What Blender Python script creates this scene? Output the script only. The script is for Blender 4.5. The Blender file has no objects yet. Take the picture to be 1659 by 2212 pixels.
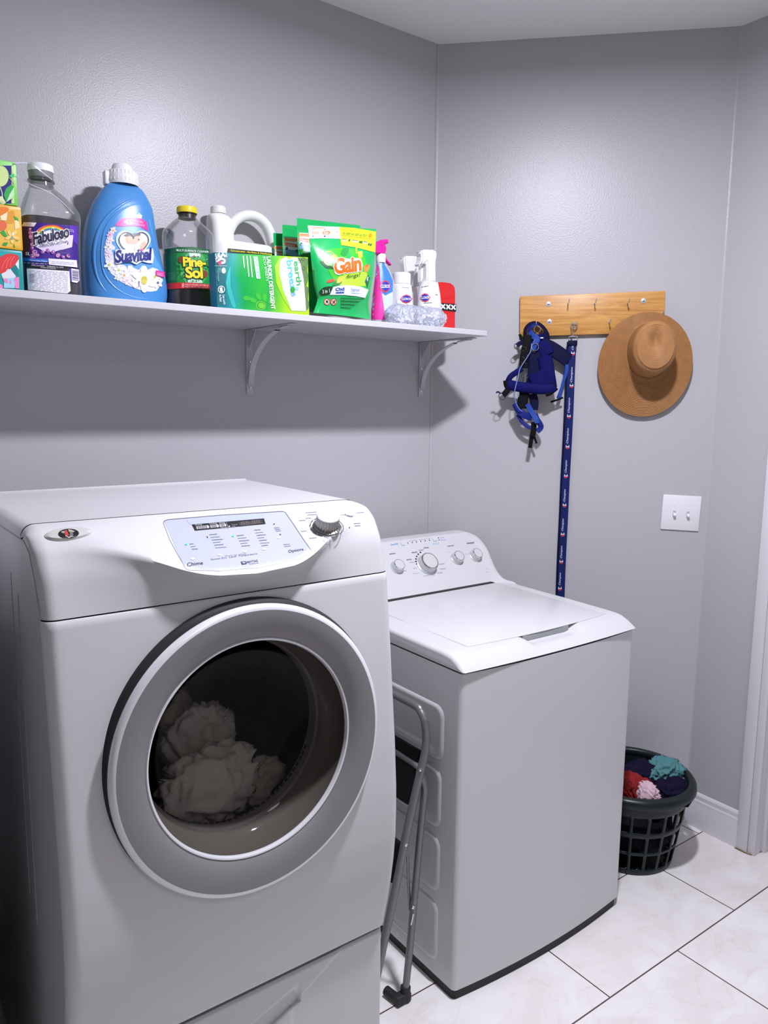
import bpy, bmesh, math, random
from mathutils import Vector, Matrix, noise
from mathutils.bvhtree import BVHTree

random.seed(7)
SC = bpy.context.scene
COL = SC.collection

# ------------------------------------------------------------------ camera
CAM = Vector((0.4986, -2.2047, 1.5538))
YAW, PITCH, ROLL, FPX = math.radians(53.7978), math.radians(-8.1158), math.radians(0.6257), 1651.46
PW, PH = 1659, 2212
FW = Vector((math.cos(YAW) * math.cos(PITCH), math.sin(YAW) * math.cos(PITCH), math.sin(PITCH)))
_rt = Vector((math.sin(YAW), -math.cos(YAW), 0)); _up = _rt.cross(FW)
RT = _rt * math.cos(ROLL) + _up * math.sin(ROLL)
UP = -_rt * math.sin(ROLL) + _up * math.cos(ROLL)
cam_data = bpy.data.cameras.new('camera')
cam_data.sensor_fit = 'HORIZONTAL'; cam_data.sensor_width = 36.0
cam_data.lens = 36.0 * FPX / PW
cam_data.clip_start = 0.02
cam = bpy.data.objects.new('camera', cam_data); COL.objects.link(cam)
cam.matrix_world = Matrix(((RT.x, UP.x, -FW.x, CAM.x), (RT.y, UP.y, -FW.y, CAM.y), (RT.z, UP.z, -FW.z, CAM.z), (0, 0, 0, 1)))
SC.camera = cam

# ------------------------------------------------------------------ light and exposure
SC.view_settings.view_transform = 'Standard'
SC.view_settings.look = 'None'
SC.view_settings.gamma = 1.0
SC.view_settings.use_curve_mapping = False
SC.view_settings.exposure = 0.0
world = bpy.data.worlds.new('world'); SC.world = world; world.use_nodes = True
world.node_tree.nodes['Background'].inputs[0].default_value = (0.55, 0.56, 0.62, 1)
world.node_tree.nodes['Background'].inputs[1].default_value = 0.3
LAMP = Vector((1.70, -1.32, 2.70))
ld = bpy.data.lights.new('ceiling_lamp', 'AREA'); ld.shape = 'DISK'; ld.size = 0.13
ld.energy = 54.0; ld.color = (0.875, 0.885, 1.0)
lamp = bpy.data.objects.new('ceiling_lamp', ld); lamp.location = LAMP; COL.objects.link(lamp)
# added fill lamp, unseen behind the camera, to brighten the appliance fronts
ld2 = bpy.data.lights.new('fill_lamp', 'AREA'); ld2.shape = 'DISK'; ld2.size = 0.5
ld2.energy = 7.0; ld2.color = (1.0, 0.96, 0.93)
lamp2 = bpy.data.objects.new('fill_lamp', ld2); lamp2.location = (1.1, -3.0, 2.70); COL.objects.link(lamp2)

# ------------------------------------------------------------------ measured room
K = math.sqrt(0.5)
XB = 2.3258            # where the back wall meets the angled wall
SB = 0.9932            # length of the angled wall
HC = 2.789             # ceiling
XC = XB + SB * K; YC = -SB * K
ZS0, ZS1 = 1.7732, 1.7905   # shelf underside and top
YSF, XSE = -0.3391, 2.2735
XL = 0.68              # left wall

def ray(px, py):
    return FW + RT * ((px - PW / 2) / FPX) - UP * ((py - PH / 2) / FPX)
def hit(px, py, P, n):
    d = ray(px, py); n = Vector(n)
    return CAM + d * ((Vector(P) - CAM).dot(n) / d.dot(n))
def onY(px, py, y): return hit(px, py, (0, y, 0), (0, 1, 0))
def onX(px, py, x): return hit(px, py, (x, 0, 0), (1, 0, 0))
def onZ(px, py, z): return hit(px, py, (0, 0, z), (0, 0, 1))
NB = Vector((-K, -K, 0)); UB = Vector((K, -K, 0))     # angled wall: outward normal, rightward direction
def onB(px, py, off=0.0): return hit(px, py, Vector((XB, 0, 0)) + NB * off, NB)
def Bp(u, z, off=0.0): return Vector((XB, 0, z)) + UB * u + NB * off

# ------------------------------------------------------------------ materials
_mats = {}
def lin(c):
    return c / 12.92 if c <= 0.04045 else ((c + 0.055) / 1.055) ** 2.4
def hexc(h):
    h = h.lstrip('#'); return tuple(lin(int(h[i:i + 2], 16) / 255) for i in (0, 2, 4))
def mat(name, color, rough=0.5, metal=0.0, spec=0.5, coat=0.0, var=0.0, vscale=8.0, bump=0.0, bscale=100.0, bdist=0.002, alpha=1.0):
    if name in _mats: return _mats[name]
    m = bpy.data.materials.new(name); m.use_nodes = True
    nt = m.node_tree; b = nt.nodes['Principled BSDF']
    if isinstance(color, str): color = hexc(color)
    b.inputs['Base Color'].default_value = (*color, 1)
    b.inputs['Roughness'].default_value = rough
    b.inputs['Metallic'].default_value = metal
    b.inputs['Specular IOR Level'].default_value = spec
    b.inputs['Coat Weight'].default_value = coat
    b.inputs['Alpha'].default_value = alpha
    tc = nt.nodes.new('ShaderNodeTexCoord')
    if var > 0:
        n = nt.nodes.new('ShaderNodeTexNoise'); n.inputs['Scale'].default_value = vscale; n.inputs['Detail'].default_value = 4
        nt.links.new(tc.outputs['Object'], n.inputs['Vector'])
        mx = nt.nodes.new('ShaderNodeMix'); mx.data_type = 'RGBA'
        mx.inputs[6].default_value = (*[c * (1 - var) for c in color], 1)
        mx.inputs[7].default_value = (*[min(1, c * (1 + var)) for c in color], 1)
        nt.links.new(n.outputs['Fac'], mx.inputs[0]); nt.links.new(mx.outputs[2], b.inputs['Base Color'])
    if bump > 0:
        n2 = nt.nodes.new('ShaderNodeTexNoise'); n2.inputs['Scale'].default_value = bscale; n2.inputs['Detail'].default_value = 3
        nt.links.new(tc.outputs['Object'], n2.inputs['Vector'])
        bp = nt.nodes.new('ShaderNodeBump'); bp.inputs['Strength'].default_value = bump; bp.inputs['Distance'].default_value = bdist
        nt.links.new(n2.outputs['Fac'], bp.inputs['Height']); nt.links.new(bp.outputs['Normal'], b.inputs['Normal'])
    _mats[name] = m
    return m
def ink(h, rough=0.35):
    return mat('ink_' + h.lstrip('#') + ('' if rough == 0.35 else '_%d' % int(rough * 100)), h, rough)
def clear_mat(name, tint, gloss_rough=0.05, gmax=0.5, ior=1.45, body=0.0, bodycol=(0.8, 0.8, 0.85)):
    """thin clear plastic or glass: see-through with a fresnel gloss"""
    if name in _mats: return _mats[name]
    m = bpy.data.materials.new(name); m.use_nodes = True; nt = m.node_tree
    nt.nodes.remove(nt.nodes['Principled BSDF']); out = nt.nodes['Material Output']
    tr = nt.nodes.new('ShaderNodeBsdfTransparent'); tr.inputs[0].default_value = (*tint, 1)
    gl = nt.nodes.new('ShaderNodeBsdfGlossy'); gl.inputs['Roughness'].default_value = gloss_rough; gl.inputs[0].default_value = (1, 1, 1, 1)
    fr = nt.nodes.new('ShaderNodeFresnel'); fr.inputs['IOR'].default_value = ior
    mn = nt.nodes.new('ShaderNodeMath'); mn.operation = 'MINIMUM'; mn.inputs[1].default_value = gmax
    nt.links.new(fr.outputs[0], mn.inputs[0])
    src = tr
    if body > 0:
        df = nt.nodes.new('ShaderNodeBsdfDiffuse'); df.inputs[0].default_value = (*bodycol, 1)
        mb = nt.nodes.new('ShaderNodeMixShader'); mb.inputs[0].default_value = body
        nt.links.new(tr.outputs[0], mb.inputs[1]); nt.links.new(df.outputs[0], mb.inputs[2]); src = mb
    mx = nt.nodes.new('ShaderNodeMixShader')
    nt.links.new(mn.outputs[0], mx.inputs[0]); nt.links.new(src.outputs[0], mx.inputs[1]); nt.links.new(gl.outputs[0], mx.inputs[2])
    nt.links.new(mx.outputs[0], out.inputs[0])
    _mats[name] = m
    return m

# ------------------------------------------------------------------ object helpers
def tag(o, label=None, cat=None, group=None, kind=None):
    if label: o['label'] = label
    if cat: o['category'] = cat
    if group: o['group'] = group
    if kind: o['kind'] = kind
    return o
def root_loc(p):
    v = Vector((0, 0, 0))
    while p is not None:
        v += p.location; p = p.parent
    return v
def thing(name, loc, label, cat, group=None):
    e = bpy.data.objects.new(name, None); e.empty_display_size = 0.05
    e.location = Vector(loc); COL.objects.link(e)
    return tag(e, label, cat, group)
def obj(name, bm, mats, parent=None, smooth=True, angle=40, origin=None, label=None):
    """links a bmesh (in world coordinates) as one mesh object"""
    if not isinstance(mats, (list, tuple)): mats = [mats]
    off = root_loc(parent) if parent is not None else Vector(origin or (0, 0, 0))
    bmesh.ops.translate(bm, verts=bm.verts, vec=-off)
    me = bpy.data.meshes.new(name); bm.normal_update(); bm.to_mesh(me); bm.free()
    for m in mats: me.materials.append(m)
    if smooth:
        for p in me.polygons: p.use_smooth = True
        me.set_sharp_from_angle(angle=math.radians(angle))
    o = bpy.data.objects.new(name, me); COL.objects.link(o)
    if parent is not None: o.parent = parent
    elif origin: o.location = Vector(origin)
    if label: o['label'] = label
    return o
def struct(name, bm, m, smooth=False):
    return tag(obj(name, bm, m, None, smooth), kind='structure')

# ------------------------------------------------------------------ shape helpers
def B(): return bmesh.new()
def add_box(bm, x0, x1, y0, y1, z0, z1, bev=0.0, seg=2, M=None):
    r = bmesh.ops.create_cube(bm, size=1.0)
    vs = r['verts']
    for v in vs:
        v.co = Vector((x0 + (v.co.x + .5) * (x1 - x0), y0 + (v.co.y + .5) * (y1 - y0), z0 + (v.co.z + .5) * (z1 - z0)))
    es = list({e for v in vs for e in v.link_edges})
    if bev > 0:
        r2 = bmesh.ops.bevel(bm, geom=es, offset=bev, segments=seg, profile=0.5, affect='EDGES')
        vs = list({v for f in r2['faces'] for v in f.verts} | {v for v in vs if v.is_valid})
    if M is not None:
        for v in vs: v.co = M @ v.co
    return vs
def se_ring(cx, cy, z, a, b, pw, n):
    pts = []
    for i in range(n):
        t = 2 * math.pi * i / n
        c, s = math.cos(t), math.sin(t)
        pts.append(Vector((cx + a * math.copysign(abs(c) ** (2 / pw), c), cy + b * math.copysign(abs(s) ** (2 / pw), s), z)))
    return pts
def add_rings(bm, rings, cap0=True, cap1=True, closed=True):
    vr = [[bm.verts.new(p) for p in r] for r in rings]
    n = len(rings[0])
    for i in range(len(vr) - 1):
        for j in range(n if closed else n - 1):
            k = (j + 1) % n
            bm.faces.new((vr[i][j], vr[i][k], vr[i + 1][k], vr[i + 1][j]))
    if cap0: bm.faces.new(list(reversed(vr[0])))
    if cap1: bm.faces.new(vr[-1])
    return vr
def catmull(keys, n):
    """resample a list of tuples smoothly, n samples per span"""
    out = []
    for i in range(len(keys) - 1):
        p0 = keys[max(i - 1, 0)]; p1 = keys[i]; p2 = keys[i + 1]; p3 = keys[min(i + 2, len(keys) - 1)]
        for k in range(n):
            t = k / n
            out.append(tuple(0.5 * ((2 * b) + (c - a) * t + (2 * a - 5 * b + 4 * c - d) * t * t + (3 * b - a - 3 * c + d) * t ** 3) for a, b, c, d in zip(p0, p1, p2, p3)))
    out.append(tuple(keys[-1]))
    return out
def loft(rows, n=48, sub=4, bm=None):
    """rows (z, cx, cy, a, b, power)"""
    bm = bm or B()
    rr = catmull(rows, sub) if sub > 1 else rows
    add_rings(bm, [se_ring(r[1], r[2], r[0], max(r[3], 1e-4), max(r[4], 1e-4), max(r[5], 1.2), n) for r in rr])
    return bm
def lathe(prof, c=(0, 0, 0), n=48, axis=Vector((0, 0, 1)), bm=None, cap0=False, cap1=False):
    """prof (r, h) round an axis through c"""
    bm = bm or B(); axis = Vector(axis).normalized(); c = Vector(c)
    x = axis.orthogonal().normalized(); y = axis.cross(x)
    rings = []
    for r, h in prof:
        r = max(r, 1e-5)
        rings.append([c + axis * h + (x * math.cos(2 * math.pi * i / n) + y * math.sin(2 * math.pi * i / n)) * r for i in range(n)])
    add_rings(bm, rings, cap0, cap1)
    return bm
def smooth_path(pts, n=6):
    return [Vector(p) for p in catmull([tuple(p) for p in pts], n)]
def add_tube(bm, pts, r, seg=10, cap=True, closed=False):
    pts = [Vector(p) for p in pts]; m = len(pts)
    tans = []
    for i in range(m):
        a = pts[(i - 1) % m] if (closed or i > 0) else pts[i]
        b = pts[(i + 1) % m] if (closed or i < m - 1) else pts[i]
        tans.append((b - a).normalized())
    nrm = tans[0].orthogonal().normalized(); rings = []
    for i in range(m):
        nrm = (nrm - tans[i] * nrm.dot(tans[i])).normalized()
        bn = tans[i].cross(nrm)
        rad = r[i] if isinstance(r, (list, tuple)) else r
        rings.append([pts[i] + (nrm * math.cos(2 * math.pi * j / seg) + bn * math.sin(2 * math.pi * j / seg)) * rad for j in range(seg)])
    if closed: rings.append(rings[0])
    if closed:
        vr = [[bm.verts.new(p) for p in rg] for rg in rings[:-1]]
        for i in range(m):
            for j in range(seg):
                k = (j + 1) % seg; q = (i + 1) % m
                bm.faces.new((vr[i][j], vr[i][k], vr[q][k], vr[q][j]))
    else:
        add_rings(bm, rings, cap, cap)
    return bm
def add_ribbon(bm, pts, width, thick, normal, twist=None, pw=4.0, seg=12):
    """flat strap along pts; width may be a list; normal is the side it faces"""
    pts = [Vector(p) for p in pts]; m = len(pts); normal = Vector(normal).normalized(); rings = []
    for i in range(m):
        t = (pts[min(i + 1, m - 1)] - pts[max(i - 1, 0)]).normalized()
        n = (normal - t * normal.dot(t)).normalized()
        s = t.cross(n)
        tw = 0 if twist is None else (twist[0] + (twist[1] - twist[0]) * i / (m - 1))
        s2 = s * math.cos(tw) + n * math.sin(tw); n2 = n * math.cos(tw) - s * math.sin(tw)
        w = (width[0] + (width[1] - width[0]) * i / (m - 1)) if isinstance(width, (list, tuple)) else width
        rg = []
        for j in range(seg):
            a = 2 * math.pi * j / seg; c, d = math.cos(a), math.sin(a)
            rg.append(pts[i] + s2 * (w / 2 * math.copysign(abs(c) ** (2 / pw), c)) + n2 * (thick / 2 * math.copysign(abs(d) ** (2 / pw), d)))
        rings.append(rg)
    add_rings(bm, rings)
    return bm
def add_ring_torus(bm, c, axis, R, r, n=24, seg=8, squash=1.0):
    axis = Vector(axis).normalized(); x = axis.orthogonal().normalized(); y = axis.cross(x); c = Vector(c)
    return add_tube(bm, [c + x * math.cos(2 * math.pi * i / n) * R + y * math.sin(2 * math.pi * i / n) * R * squash for i in range(n)], r, seg, closed=True)
def add_prism(bm, front, depth_vec):
    """closed outline (list of Vector) extruded along depth_vec"""
    d = Vector(depth_vec)
    a = [bm.verts.new(p) for p in front]; b = [bm.verts.new(Vector(p) + d) for p in front]
    n = len(a)
    bm.faces.new(a); bm.faces.new(list(reversed(b)))
    for i in range(n):
        j = (i + 1) % n
        bm.faces.new((a[j], a[i], b[i], b[j]))
    bmesh.ops.recalc_face_normals(bm, faces=bm.faces)
    return bm
def smoothstep(a, b, x):
    t = max(0.0, min(1.0, (x - a) / (b - a))); return t * t * (3 - 2 * t)
def interp(tab, x):
    if x <= tab[0][0]: return tab[0][1]
    for (x0, y0), (x1, y1) in zip(tab, tab[1:]):
        if x <= x1: return y0 + (y1 - y0) * (x - x0) / (x1 - x0)
    return tab[-1][1]
def cloth_lump(c, rad, seed, amp=0.28, freq=2.2, sub=5, flat=0.0):
    """crumpled fabric: a rounded heap with ridged folds"""
    bm = B(); bmesh.ops.create_icosphere(bm, subdivisions=sub, radius=1.0)
    so = Vector((seed * 3.17, seed * 1.91, seed * 5.3)); c = Vector(c)
    for v in bm.verts:
        p = v.co.normalized()
        p_ = Vector((p.x, p.y, p.z * .6)); w = p_ + 0.45 * Vector((noise.noise(p * 1.6 + so), noise.noise(p * 1.6 + so * 2), noise.noise(p * 1.6 + so * 3)))
        rd = 1 - abs(noise.noise(w * freq + so)) * 2.0
        r2 = 1 - abs(noise.noise(w * freq * 2.1 + so * 1.7)) * 2.0
        big = noise.noise(p * 1.1 + so * .7)
        k = 1 + amp * (0.75 * rd * abs(rd) + 0.3 * r2 * abs(r2)) + 0.35 * big
        v.co = c + Vector((p.x * rad[0], p.y * rad[1], p.z * rad[2])) * k
    return bm

# ------------------------------------------------------------------ printed artwork laid on a surface
def glyphs(s, bold=0.0, shear=0.0, space=1.0, line=1.0):
    cu = bpy.data.curves.new('tmp_text', 'FONT'); cu.body = s; cu.size = 1.0; cu.offset = bold; cu.shear = shear
    cu.space_character = space; cu.space_line = line; cu.resolution_u = 3; cu.fill_mode = 'FRONT'
    o = bpy.data.objects.new('tmp_text', cu); COL.objects.link(o)
    dg = bpy.context.evaluated_depsgraph_get(); dg.update()
    ev = o.evaluated_get(dg); me = ev.to_mesh()
    vs = [(v.co.x, v.co.y) for v in me.vertices]; fs = [tuple(p.vertices) for p in me.polygons]
    ev.to_mesh_clear(); bpy.data.objects.remove(o); bpy.data.curves.remove(cu)
    return vs, fs
class Art:
    """print on one surface: outlines are given where the photograph shows them and land on the mesh itself"""
    def __init__(s, bm, lift=0.0004, step=9.0, org=(0, 0), sc=1.0):
        bm.normal_update(); s.bvh = BVHTree.FromBMesh(bm); s.lift = lift; s.step = step; s.bm = B(); s.mats = []; s.org = org; s.sc = sc
    def px(s, p): return (s.org[0] + p[0] / s.sc, s.org[1] + p[1] / s.sc)
    def _put(s, vs, fs, m, layer):
        if isinstance(m, str): m = ink(m)
        if m not in s.mats: s.mats.append(m)
        mi = s.mats.index(m)
        t = B(); tv = [t.verts.new((x, y, 0)) for x, y in vs]
        for f in fs:
            try: t.faces.new([tv[i] for i in f])
            except ValueError: pass
        bmesh.ops.triangulate(t, faces=t.faces)
        for _ in range(5):
            es = [e for e in t.edges if e.calc_length() > s.step]
            if not es: break
            bmesh.ops.subdivide_edges(t, edges=es, cuts=1, use_grid_fill=False)
            bmesh.ops.triangulate(t, faces=[f for f in t.faces if len(f.verts) > 3])
        mp = {}
        for v in t.verts:
            d = ray(v.co.x, v.co.y).normalized()
            loc, nrm, _, _ = s.bvh.ray_cast(CAM, d)
            if loc is None: continue
            if nrm.dot(d) > 0: nrm = -nrm
            mp[v] = s.bm.verts.new(loc + nrm * (s.lift * layer))
        for f in t.faces:
            if all(v in mp for v in f.verts):
                q = [mp[v] for v in f.verts]
                if max((a.co - b.co).length for a in q for b in q) > 0.08: continue
                try:
                    nf = s.bm.faces.new(q); nf.material_index = mi
                except ValueError: pass
        t.free()
    def poly(s, pts, m, layer=1, curve=0):
        pts = [s.px(p) for p in pts]
        if curve:
            pts = [p for p in catmull(pts + [pts[0]], curve)][:-1]
        s._put(pts, [tuple(range(len(pts)))], m, layer)
    def quad(s, x0, y0, x1, y1, m, layer=1): s.poly([(x0, y0), (x1, y0), (x1, y1), (x0, y1)], m, layer)
    def ell(s, cx, cy, rx, ry, m, layer=1, rot=0.0, n=28):
        c, d = math.cos(rot), math.sin(rot)
        s.poly([(cx + rx * math.cos(t) * c - ry * math.sin(t) * d, cy + rx * math.cos(t) * d + ry * math.sin(t) * c) for t in [2 * math.pi * i / n for i in range(n)]], m, layer)
    def line(s, pts, w, m, layer=1, closed=False):
        pts = [s.px(p) for p in pts]; n = len(pts); vs = []; fs = []; w = w / s.sc
        for i in range(n):
            a = pts[(i - 1) % n] if (closed or i) else pts[i]; b = pts[(i + 1) % n] if (closed or i < n - 1) else pts[i]
            dx, dy = b[0] - a[0], b[1] - a[1]; L = math.hypot(dx, dy) or 1
            vs += [(pts[i][0] - dy / L * w / 2, pts[i][1] + dx / L * w / 2), (pts[i][0] + dy / L * w / 2, pts[i][1] - dx / L * w / 2)]
        for i in range(n if closed else n - 1):
            j = (i + 1) % n; fs.append((2 * i, 2 * i + 1, 2 * j + 1, 2 * j))
        s._put(vs, fs, m, layer)
    def ering(s, cx, cy, rx, ry, w, m, layer=1, rot=0.0, a0=0.0, a1=360.0, n=36):
        c, d = math.cos(rot), math.sin(rot); full = abs(a1 - a0) >= 359.9
        ts = [math.radians(a0 + (a1 - a0) * i / n) for i in range(n if full else n + 1)]
        s.line([(cx + rx * math.cos(t) * c - ry * math.sin(t) * d, cy + rx * math.cos(t) * d + ry * math.sin(t) * c) for t in ts], w, m, layer, full)
    def text(s, txt, p0, p1, p2, m, layer=2, bold=0.0, shear=0.0, space=1.0, line=1.0):
        """p0 lower left, p1 lower right, p2 upper left of the lettering"""
        v0, f0 = glyphs(txt, 0.0, shear, space, line)
        vs, fs = glyphs(txt, bold, shear, space, line) if bold else (v0, f0)
        x0 = min(a for a, b in v0); x1 = max(a for a, b in v0); y0 = min(b for a, b in v0); y1 = max(b for a, b in v0)
        q0, q1, q2 = s.px(p0), s.px(p1), s.px(p2)
        out = []
        for a, b in vs:
            u = (a - x0) / (x1 - x0); w = (b - y0) / (y1 - y0)
            out.append((q0[0] + (q1[0] - q0[0]) * u + (q2[0] - q0[0]) * w, q0[1] + (q1[1] - q0[1]) * u + (q2[1] - q0[1]) * w))
        s._put(out, fs, m, layer)
    def lines(s, x0, y0, x1, y1, n, m, layer=2, slope=0.0, seed=1, w=1.2):
        """small print too fine to read, as rows of short dashes"""
        rnd = random.Random(seed)
        for i in range(n):
            y = y0 + (y1 - y0) * (i + .5) / n; x = x0
            while x < x1:
                L = rnd.uniform(.06, .22) * (x1 - x0); e = min(x + L, x1)
                s.line([(x, y + slope * (x - x0)), (e, y + slope * (e - x0))], w, m, layer); x = e + .035 * (x1 - x0)
    def build(s, name, parent):
        """prints that stand apart on the surface become parts of their own"""
        bm = s.bm; isl = []; seen = set()
        for v in list(bm.verts):
            if not v.link_faces: bm.verts.remove(v)
        for v in bm.verts:
            if v in seen: continue
            st = [v]; seen.add(v); cur = []
            while st:
                q = st.pop(); cur.append(q)
                for e in q.link_edges:
                    w = e.other_vert(q)
                    if w not in seen: seen.add(w); st.append(w)
            lo = Vector([min(q.co[k] for q in cur) for k in range(3)]); hi = Vector([max(q.co[k] for q in cur) for k in range(3)])
            isl.append((cur, lo, hi, max(hi - lo)))
        par = list(range(len(isl)))
        def find(i):
            while par[i] != i: i = par[i]
            return i
        for i in range(len(isl)):
            for j in range(i):
                if find(i) == find(j): continue
                g = Vector([max(0, isl[i][1][k] - isl[j][2][k], isl[j][1][k] - isl[i][2][k]) for k in range(3)]).length
                if g <= max(.019, .48 * max(isl[i][3], isl[j][3])): par[find(i)] = find(j)
        groups = {}
        for i in range(len(isl)): groups.setdefault(find(i), []).append(i)
        out = []
        for ids in groups.values():
            nb = B(); mp = {}
            for i in ids:
                for v in isl[i][0]: mp[v] = nb.verts.new(v.co)
            for i in ids:
                for v in isl[i][0]:
                    for f in v.link_faces:
                        if f.verts[0] is v: nb.faces.new([mp[q] for q in f.verts]).material_index = f.material_index
            used = sorted({f.material_index for f in nb.faces}); re_ = {m: k for k, m in enumerate(used)}
            for f in nb.faces: f.material_index = re_[f.material_index]
            out.append(obj(name, nb, [s.mats[m] for m in used], parent, smooth=True))
        bm.free()
        return out
# ================================================================== the room
WALL = mat('wall_paint', (0.475, 0.465, 0.485), 0.33, spec=0.40, bump=0.32, bscale=230.0, bdist=0.0016)
CEIL = mat('ceiling_paint', (0.88, 0.865, 0.86), 0.8, bump=0.2, bscale=90.0, bdist=0.002)
TRIM = mat('trim_paint', (0.70, 0.69, 0.72), 0.35, var=0.04, vscale=5)
def floor_mat():
    m = bpy.data.materials.new('floor_tile'); m.use_nodes = True; nt = m.node_tree; b = nt.nodes['Principled BSDF']
    tc = nt.nodes.new('ShaderNodeTexCoord'); mp = nt.nodes.new('ShaderNodeMapping')
    W_, H_ = 0.61, 0.309
    mp.inputs['Location'].default_value = (-2.0719 + W_ / 2 + 20 * W_, 1.094 + 20 * H_, 0)
    br = nt.nodes.new('ShaderNodeTexBrick')
    br.inputs['Scale'].default_value = 1.0; br.inputs['Brick Width'].default_value = W_; br.inputs['Row Height'].default_value = H_
    br.inputs['Mortar Size'].default_value = 0.0022; br.inputs['Mortar Smooth'].default_value = 0.15; br.inputs['Bias'].default_value = 0.0
    br.offset = 0.5; br.offset_frequency = 2
    br.inputs['Color1'].default_value = (0.85, 0.82, 0.81, 1); br.inputs['Color2'].default_value = (0.91, 0.89, 0.885, 1)
    br.inputs['Mortar'].default_value = (0.10, 0.07, 0.055, 1)
    nt.links.new(tc.outputs['Object'], mp.inputs[0]); nt.links.new(mp.outputs[0], br.inputs['Vector'])
    n = nt.nodes.new('ShaderNodeTexNoise'); n.inputs['Scale'].default_value = 5.5; n.inputs['Detail'].default_value = 7; n.inputs['Distortion'].default_value = 1.1
    nt.links.new(tc.outputs['Object'], n.inputs['Vector'])
    rp = nt.nodes.new('ShaderNodeValToRGB'); rp.color_ramp.elements[0].position = .36; rp.color_ramp.elements[1].position = .66
    rp.color_ramp.elements[0].color = (0.90, 0.875, 0.86, 1); rp.color_ramp.elements[1].color = (1, 1, 1, 1)
    nt.links.new(n.outputs['Fac'], rp.inputs[0])
    n2 = nt.nodes.new('ShaderNodeTexNoise'); n2.inputs['Scale'].default_value = 3.2; n2.inputs['Detail'].default_value = 9; n2.inputs['Distortion'].default_value = 2.2
    nt.links.new(tc.outputs['Object'], n2.inputs['Vector'])
    r2 = nt.nodes.new('ShaderNodeValToRGB')
    e = r2.color_ramp.elements; e[0].position = .485; e[0].color = (1, 1, 1, 1); e[1].position = .515; e[1].color = (1, 1, 1, 1)
    v = e.new(.5); v.color = (.94, .925, .91, 1)
    nt.links.new(n2.outputs['Fac'], r2.inputs[0])
    x1 = nt.nodes.new('ShaderNodeMix'); x1.data_type = 'RGBA'; x1.blend_type = 'MULTIPLY'; x1.inputs[0].default_value = 1
    nt.links.new(br.outputs['Color'], x1.inputs[6]); nt.links.new(rp.outputs[0], x1.inputs[7])
    x2 = nt.nodes.new('ShaderNodeMix'); x2.data_type = 'RGBA'; x2.blend_type = 'MULTIPLY'; x2.inputs[0].default_value = 1
    nt.links.new(x1.outputs[2], x2.inputs[6]); nt.links.new(r2.outputs[0], x2.inputs[7])
    nt.links.new(x2.outputs[2], b.inputs['Base Color'])
    b.inputs['Roughness'].default_value = 0.38; b.inputs['Specular IOR Level'].default_value = 0.4
    bp = nt.nodes.new('ShaderNodeBump'); bp.inputs['Strength'].default_value = .35; bp.inputs['Distance'].default_value = .002; bp.invert = True
    nt.links.new(br.outputs['Fac'], bp.inputs['Height']); nt.links.new(bp.outputs['Normal'], b.inputs['Normal'])
    return m
X_MIN, Y_MIN, X_MAX = -3.6, -3.9, 3.6
bm = B(); add_box(bm, X_MIN, X_MAX, Y_MIN, 0.12, -0.05, 0.0); struct('floor', bm, floor_mat())
bm = B(); add_box(bm, X_MIN, X_MAX, Y_MIN, 0.12, HC, HC + 0.06); struct('ceiling', bm, CEIL)
bm = B(); add_box(bm, XL - 0.12, XB - 0.008, 0.0, 0.1, 0, HC); struct('wall_back', bm, WALL)
# angled wall, its ends eased into its neighbours with rounded caulk
def wall_path():
    r = 0.016; t = r * math.tan(math.radians(22.5)); pts = []
    A = Vector((XB, 0, 0)); C_ = Vector((XC, YC, 0))
    def arc(c, d0, d1):   # from c-d0*t to c+d1*t
        out = []
        for i in range(9):
            s = i / 8; p0 = c - d0 * t; p2 = c + d1 * t
            out.append(p0 * (1 - s) ** 2 + c * 2 * s * (1 - s) + p2 * s * s)
        return out
    pts += arc(A, Vector((1, 0, 0)), UB)
    pts += arc(C_, UB, Vector((0, -1, 0)))
    return pts
bm = B(); wp = wall_path()
lo = [bm.verts.new((p.x, p.y, 0)) for p in wp]; hi = [bm.verts.new((p.x, p.y, HC)) for p in wp]
for i in range(len(wp) - 1): bm.faces.new((lo[i], lo[i + 1], hi[i + 1], hi[i]))
bk = [Vector((XB - .02, .1, 0)), Vector((XC + .1, .1, 0)), Vector((XC + .1, YC - .007, 0))]
b0 = [bm.verts.new(p) for p in bk]; b1 = [bm.verts.new((p.x, p.y, HC)) for p in bk]
for i in range(2): bm.faces.new((b0[i], b1[i], b1[i + 1], b0[i + 1]))
bm.faces.new((lo[0], hi[0], b1[0], b0[0])); bm.faces.new((lo[-1], b0[2], b1[2], hi[-1]))
tag(obj('wall_angled', bm, WALL, None, True, 30), kind='structure')
DY0, DY1 = -0.972, -1.78           # door opening in the right wall
bm = B(); add_box(bm, XC, XC + 0.12, DY0, YC - 0.0066, 0, HC)
add_box(bm, XC, XC + 0.12, Y_MIN, DY1, 0, HC); add_box(bm, XC, XC + 0.12, DY1, DY0, 2.06, HC); struct('wall_right', bm, WALL)
bm = B(); add_box(bm, XL - 0.1, XL, -0.775, 0.0, 0, HC); struct('wall_left', bm, WALL)
bm = B(); add_box(bm, X_MIN, XL - 0.1, -0.775, -0.675, 0, HC); struct('wall_passage', bm, WALL)
bm = B(); add_box(bm, X_MIN - .1, X_MIN, Y_MIN, -0.675, 0, HC); struct('wall_side', bm, WALL)
bm = B(); add_box(bm, X_MIN - .1, X_MAX, Y_MIN - .1, Y_MIN, 0, HC); struct('wall_front', bm, WALL)
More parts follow.
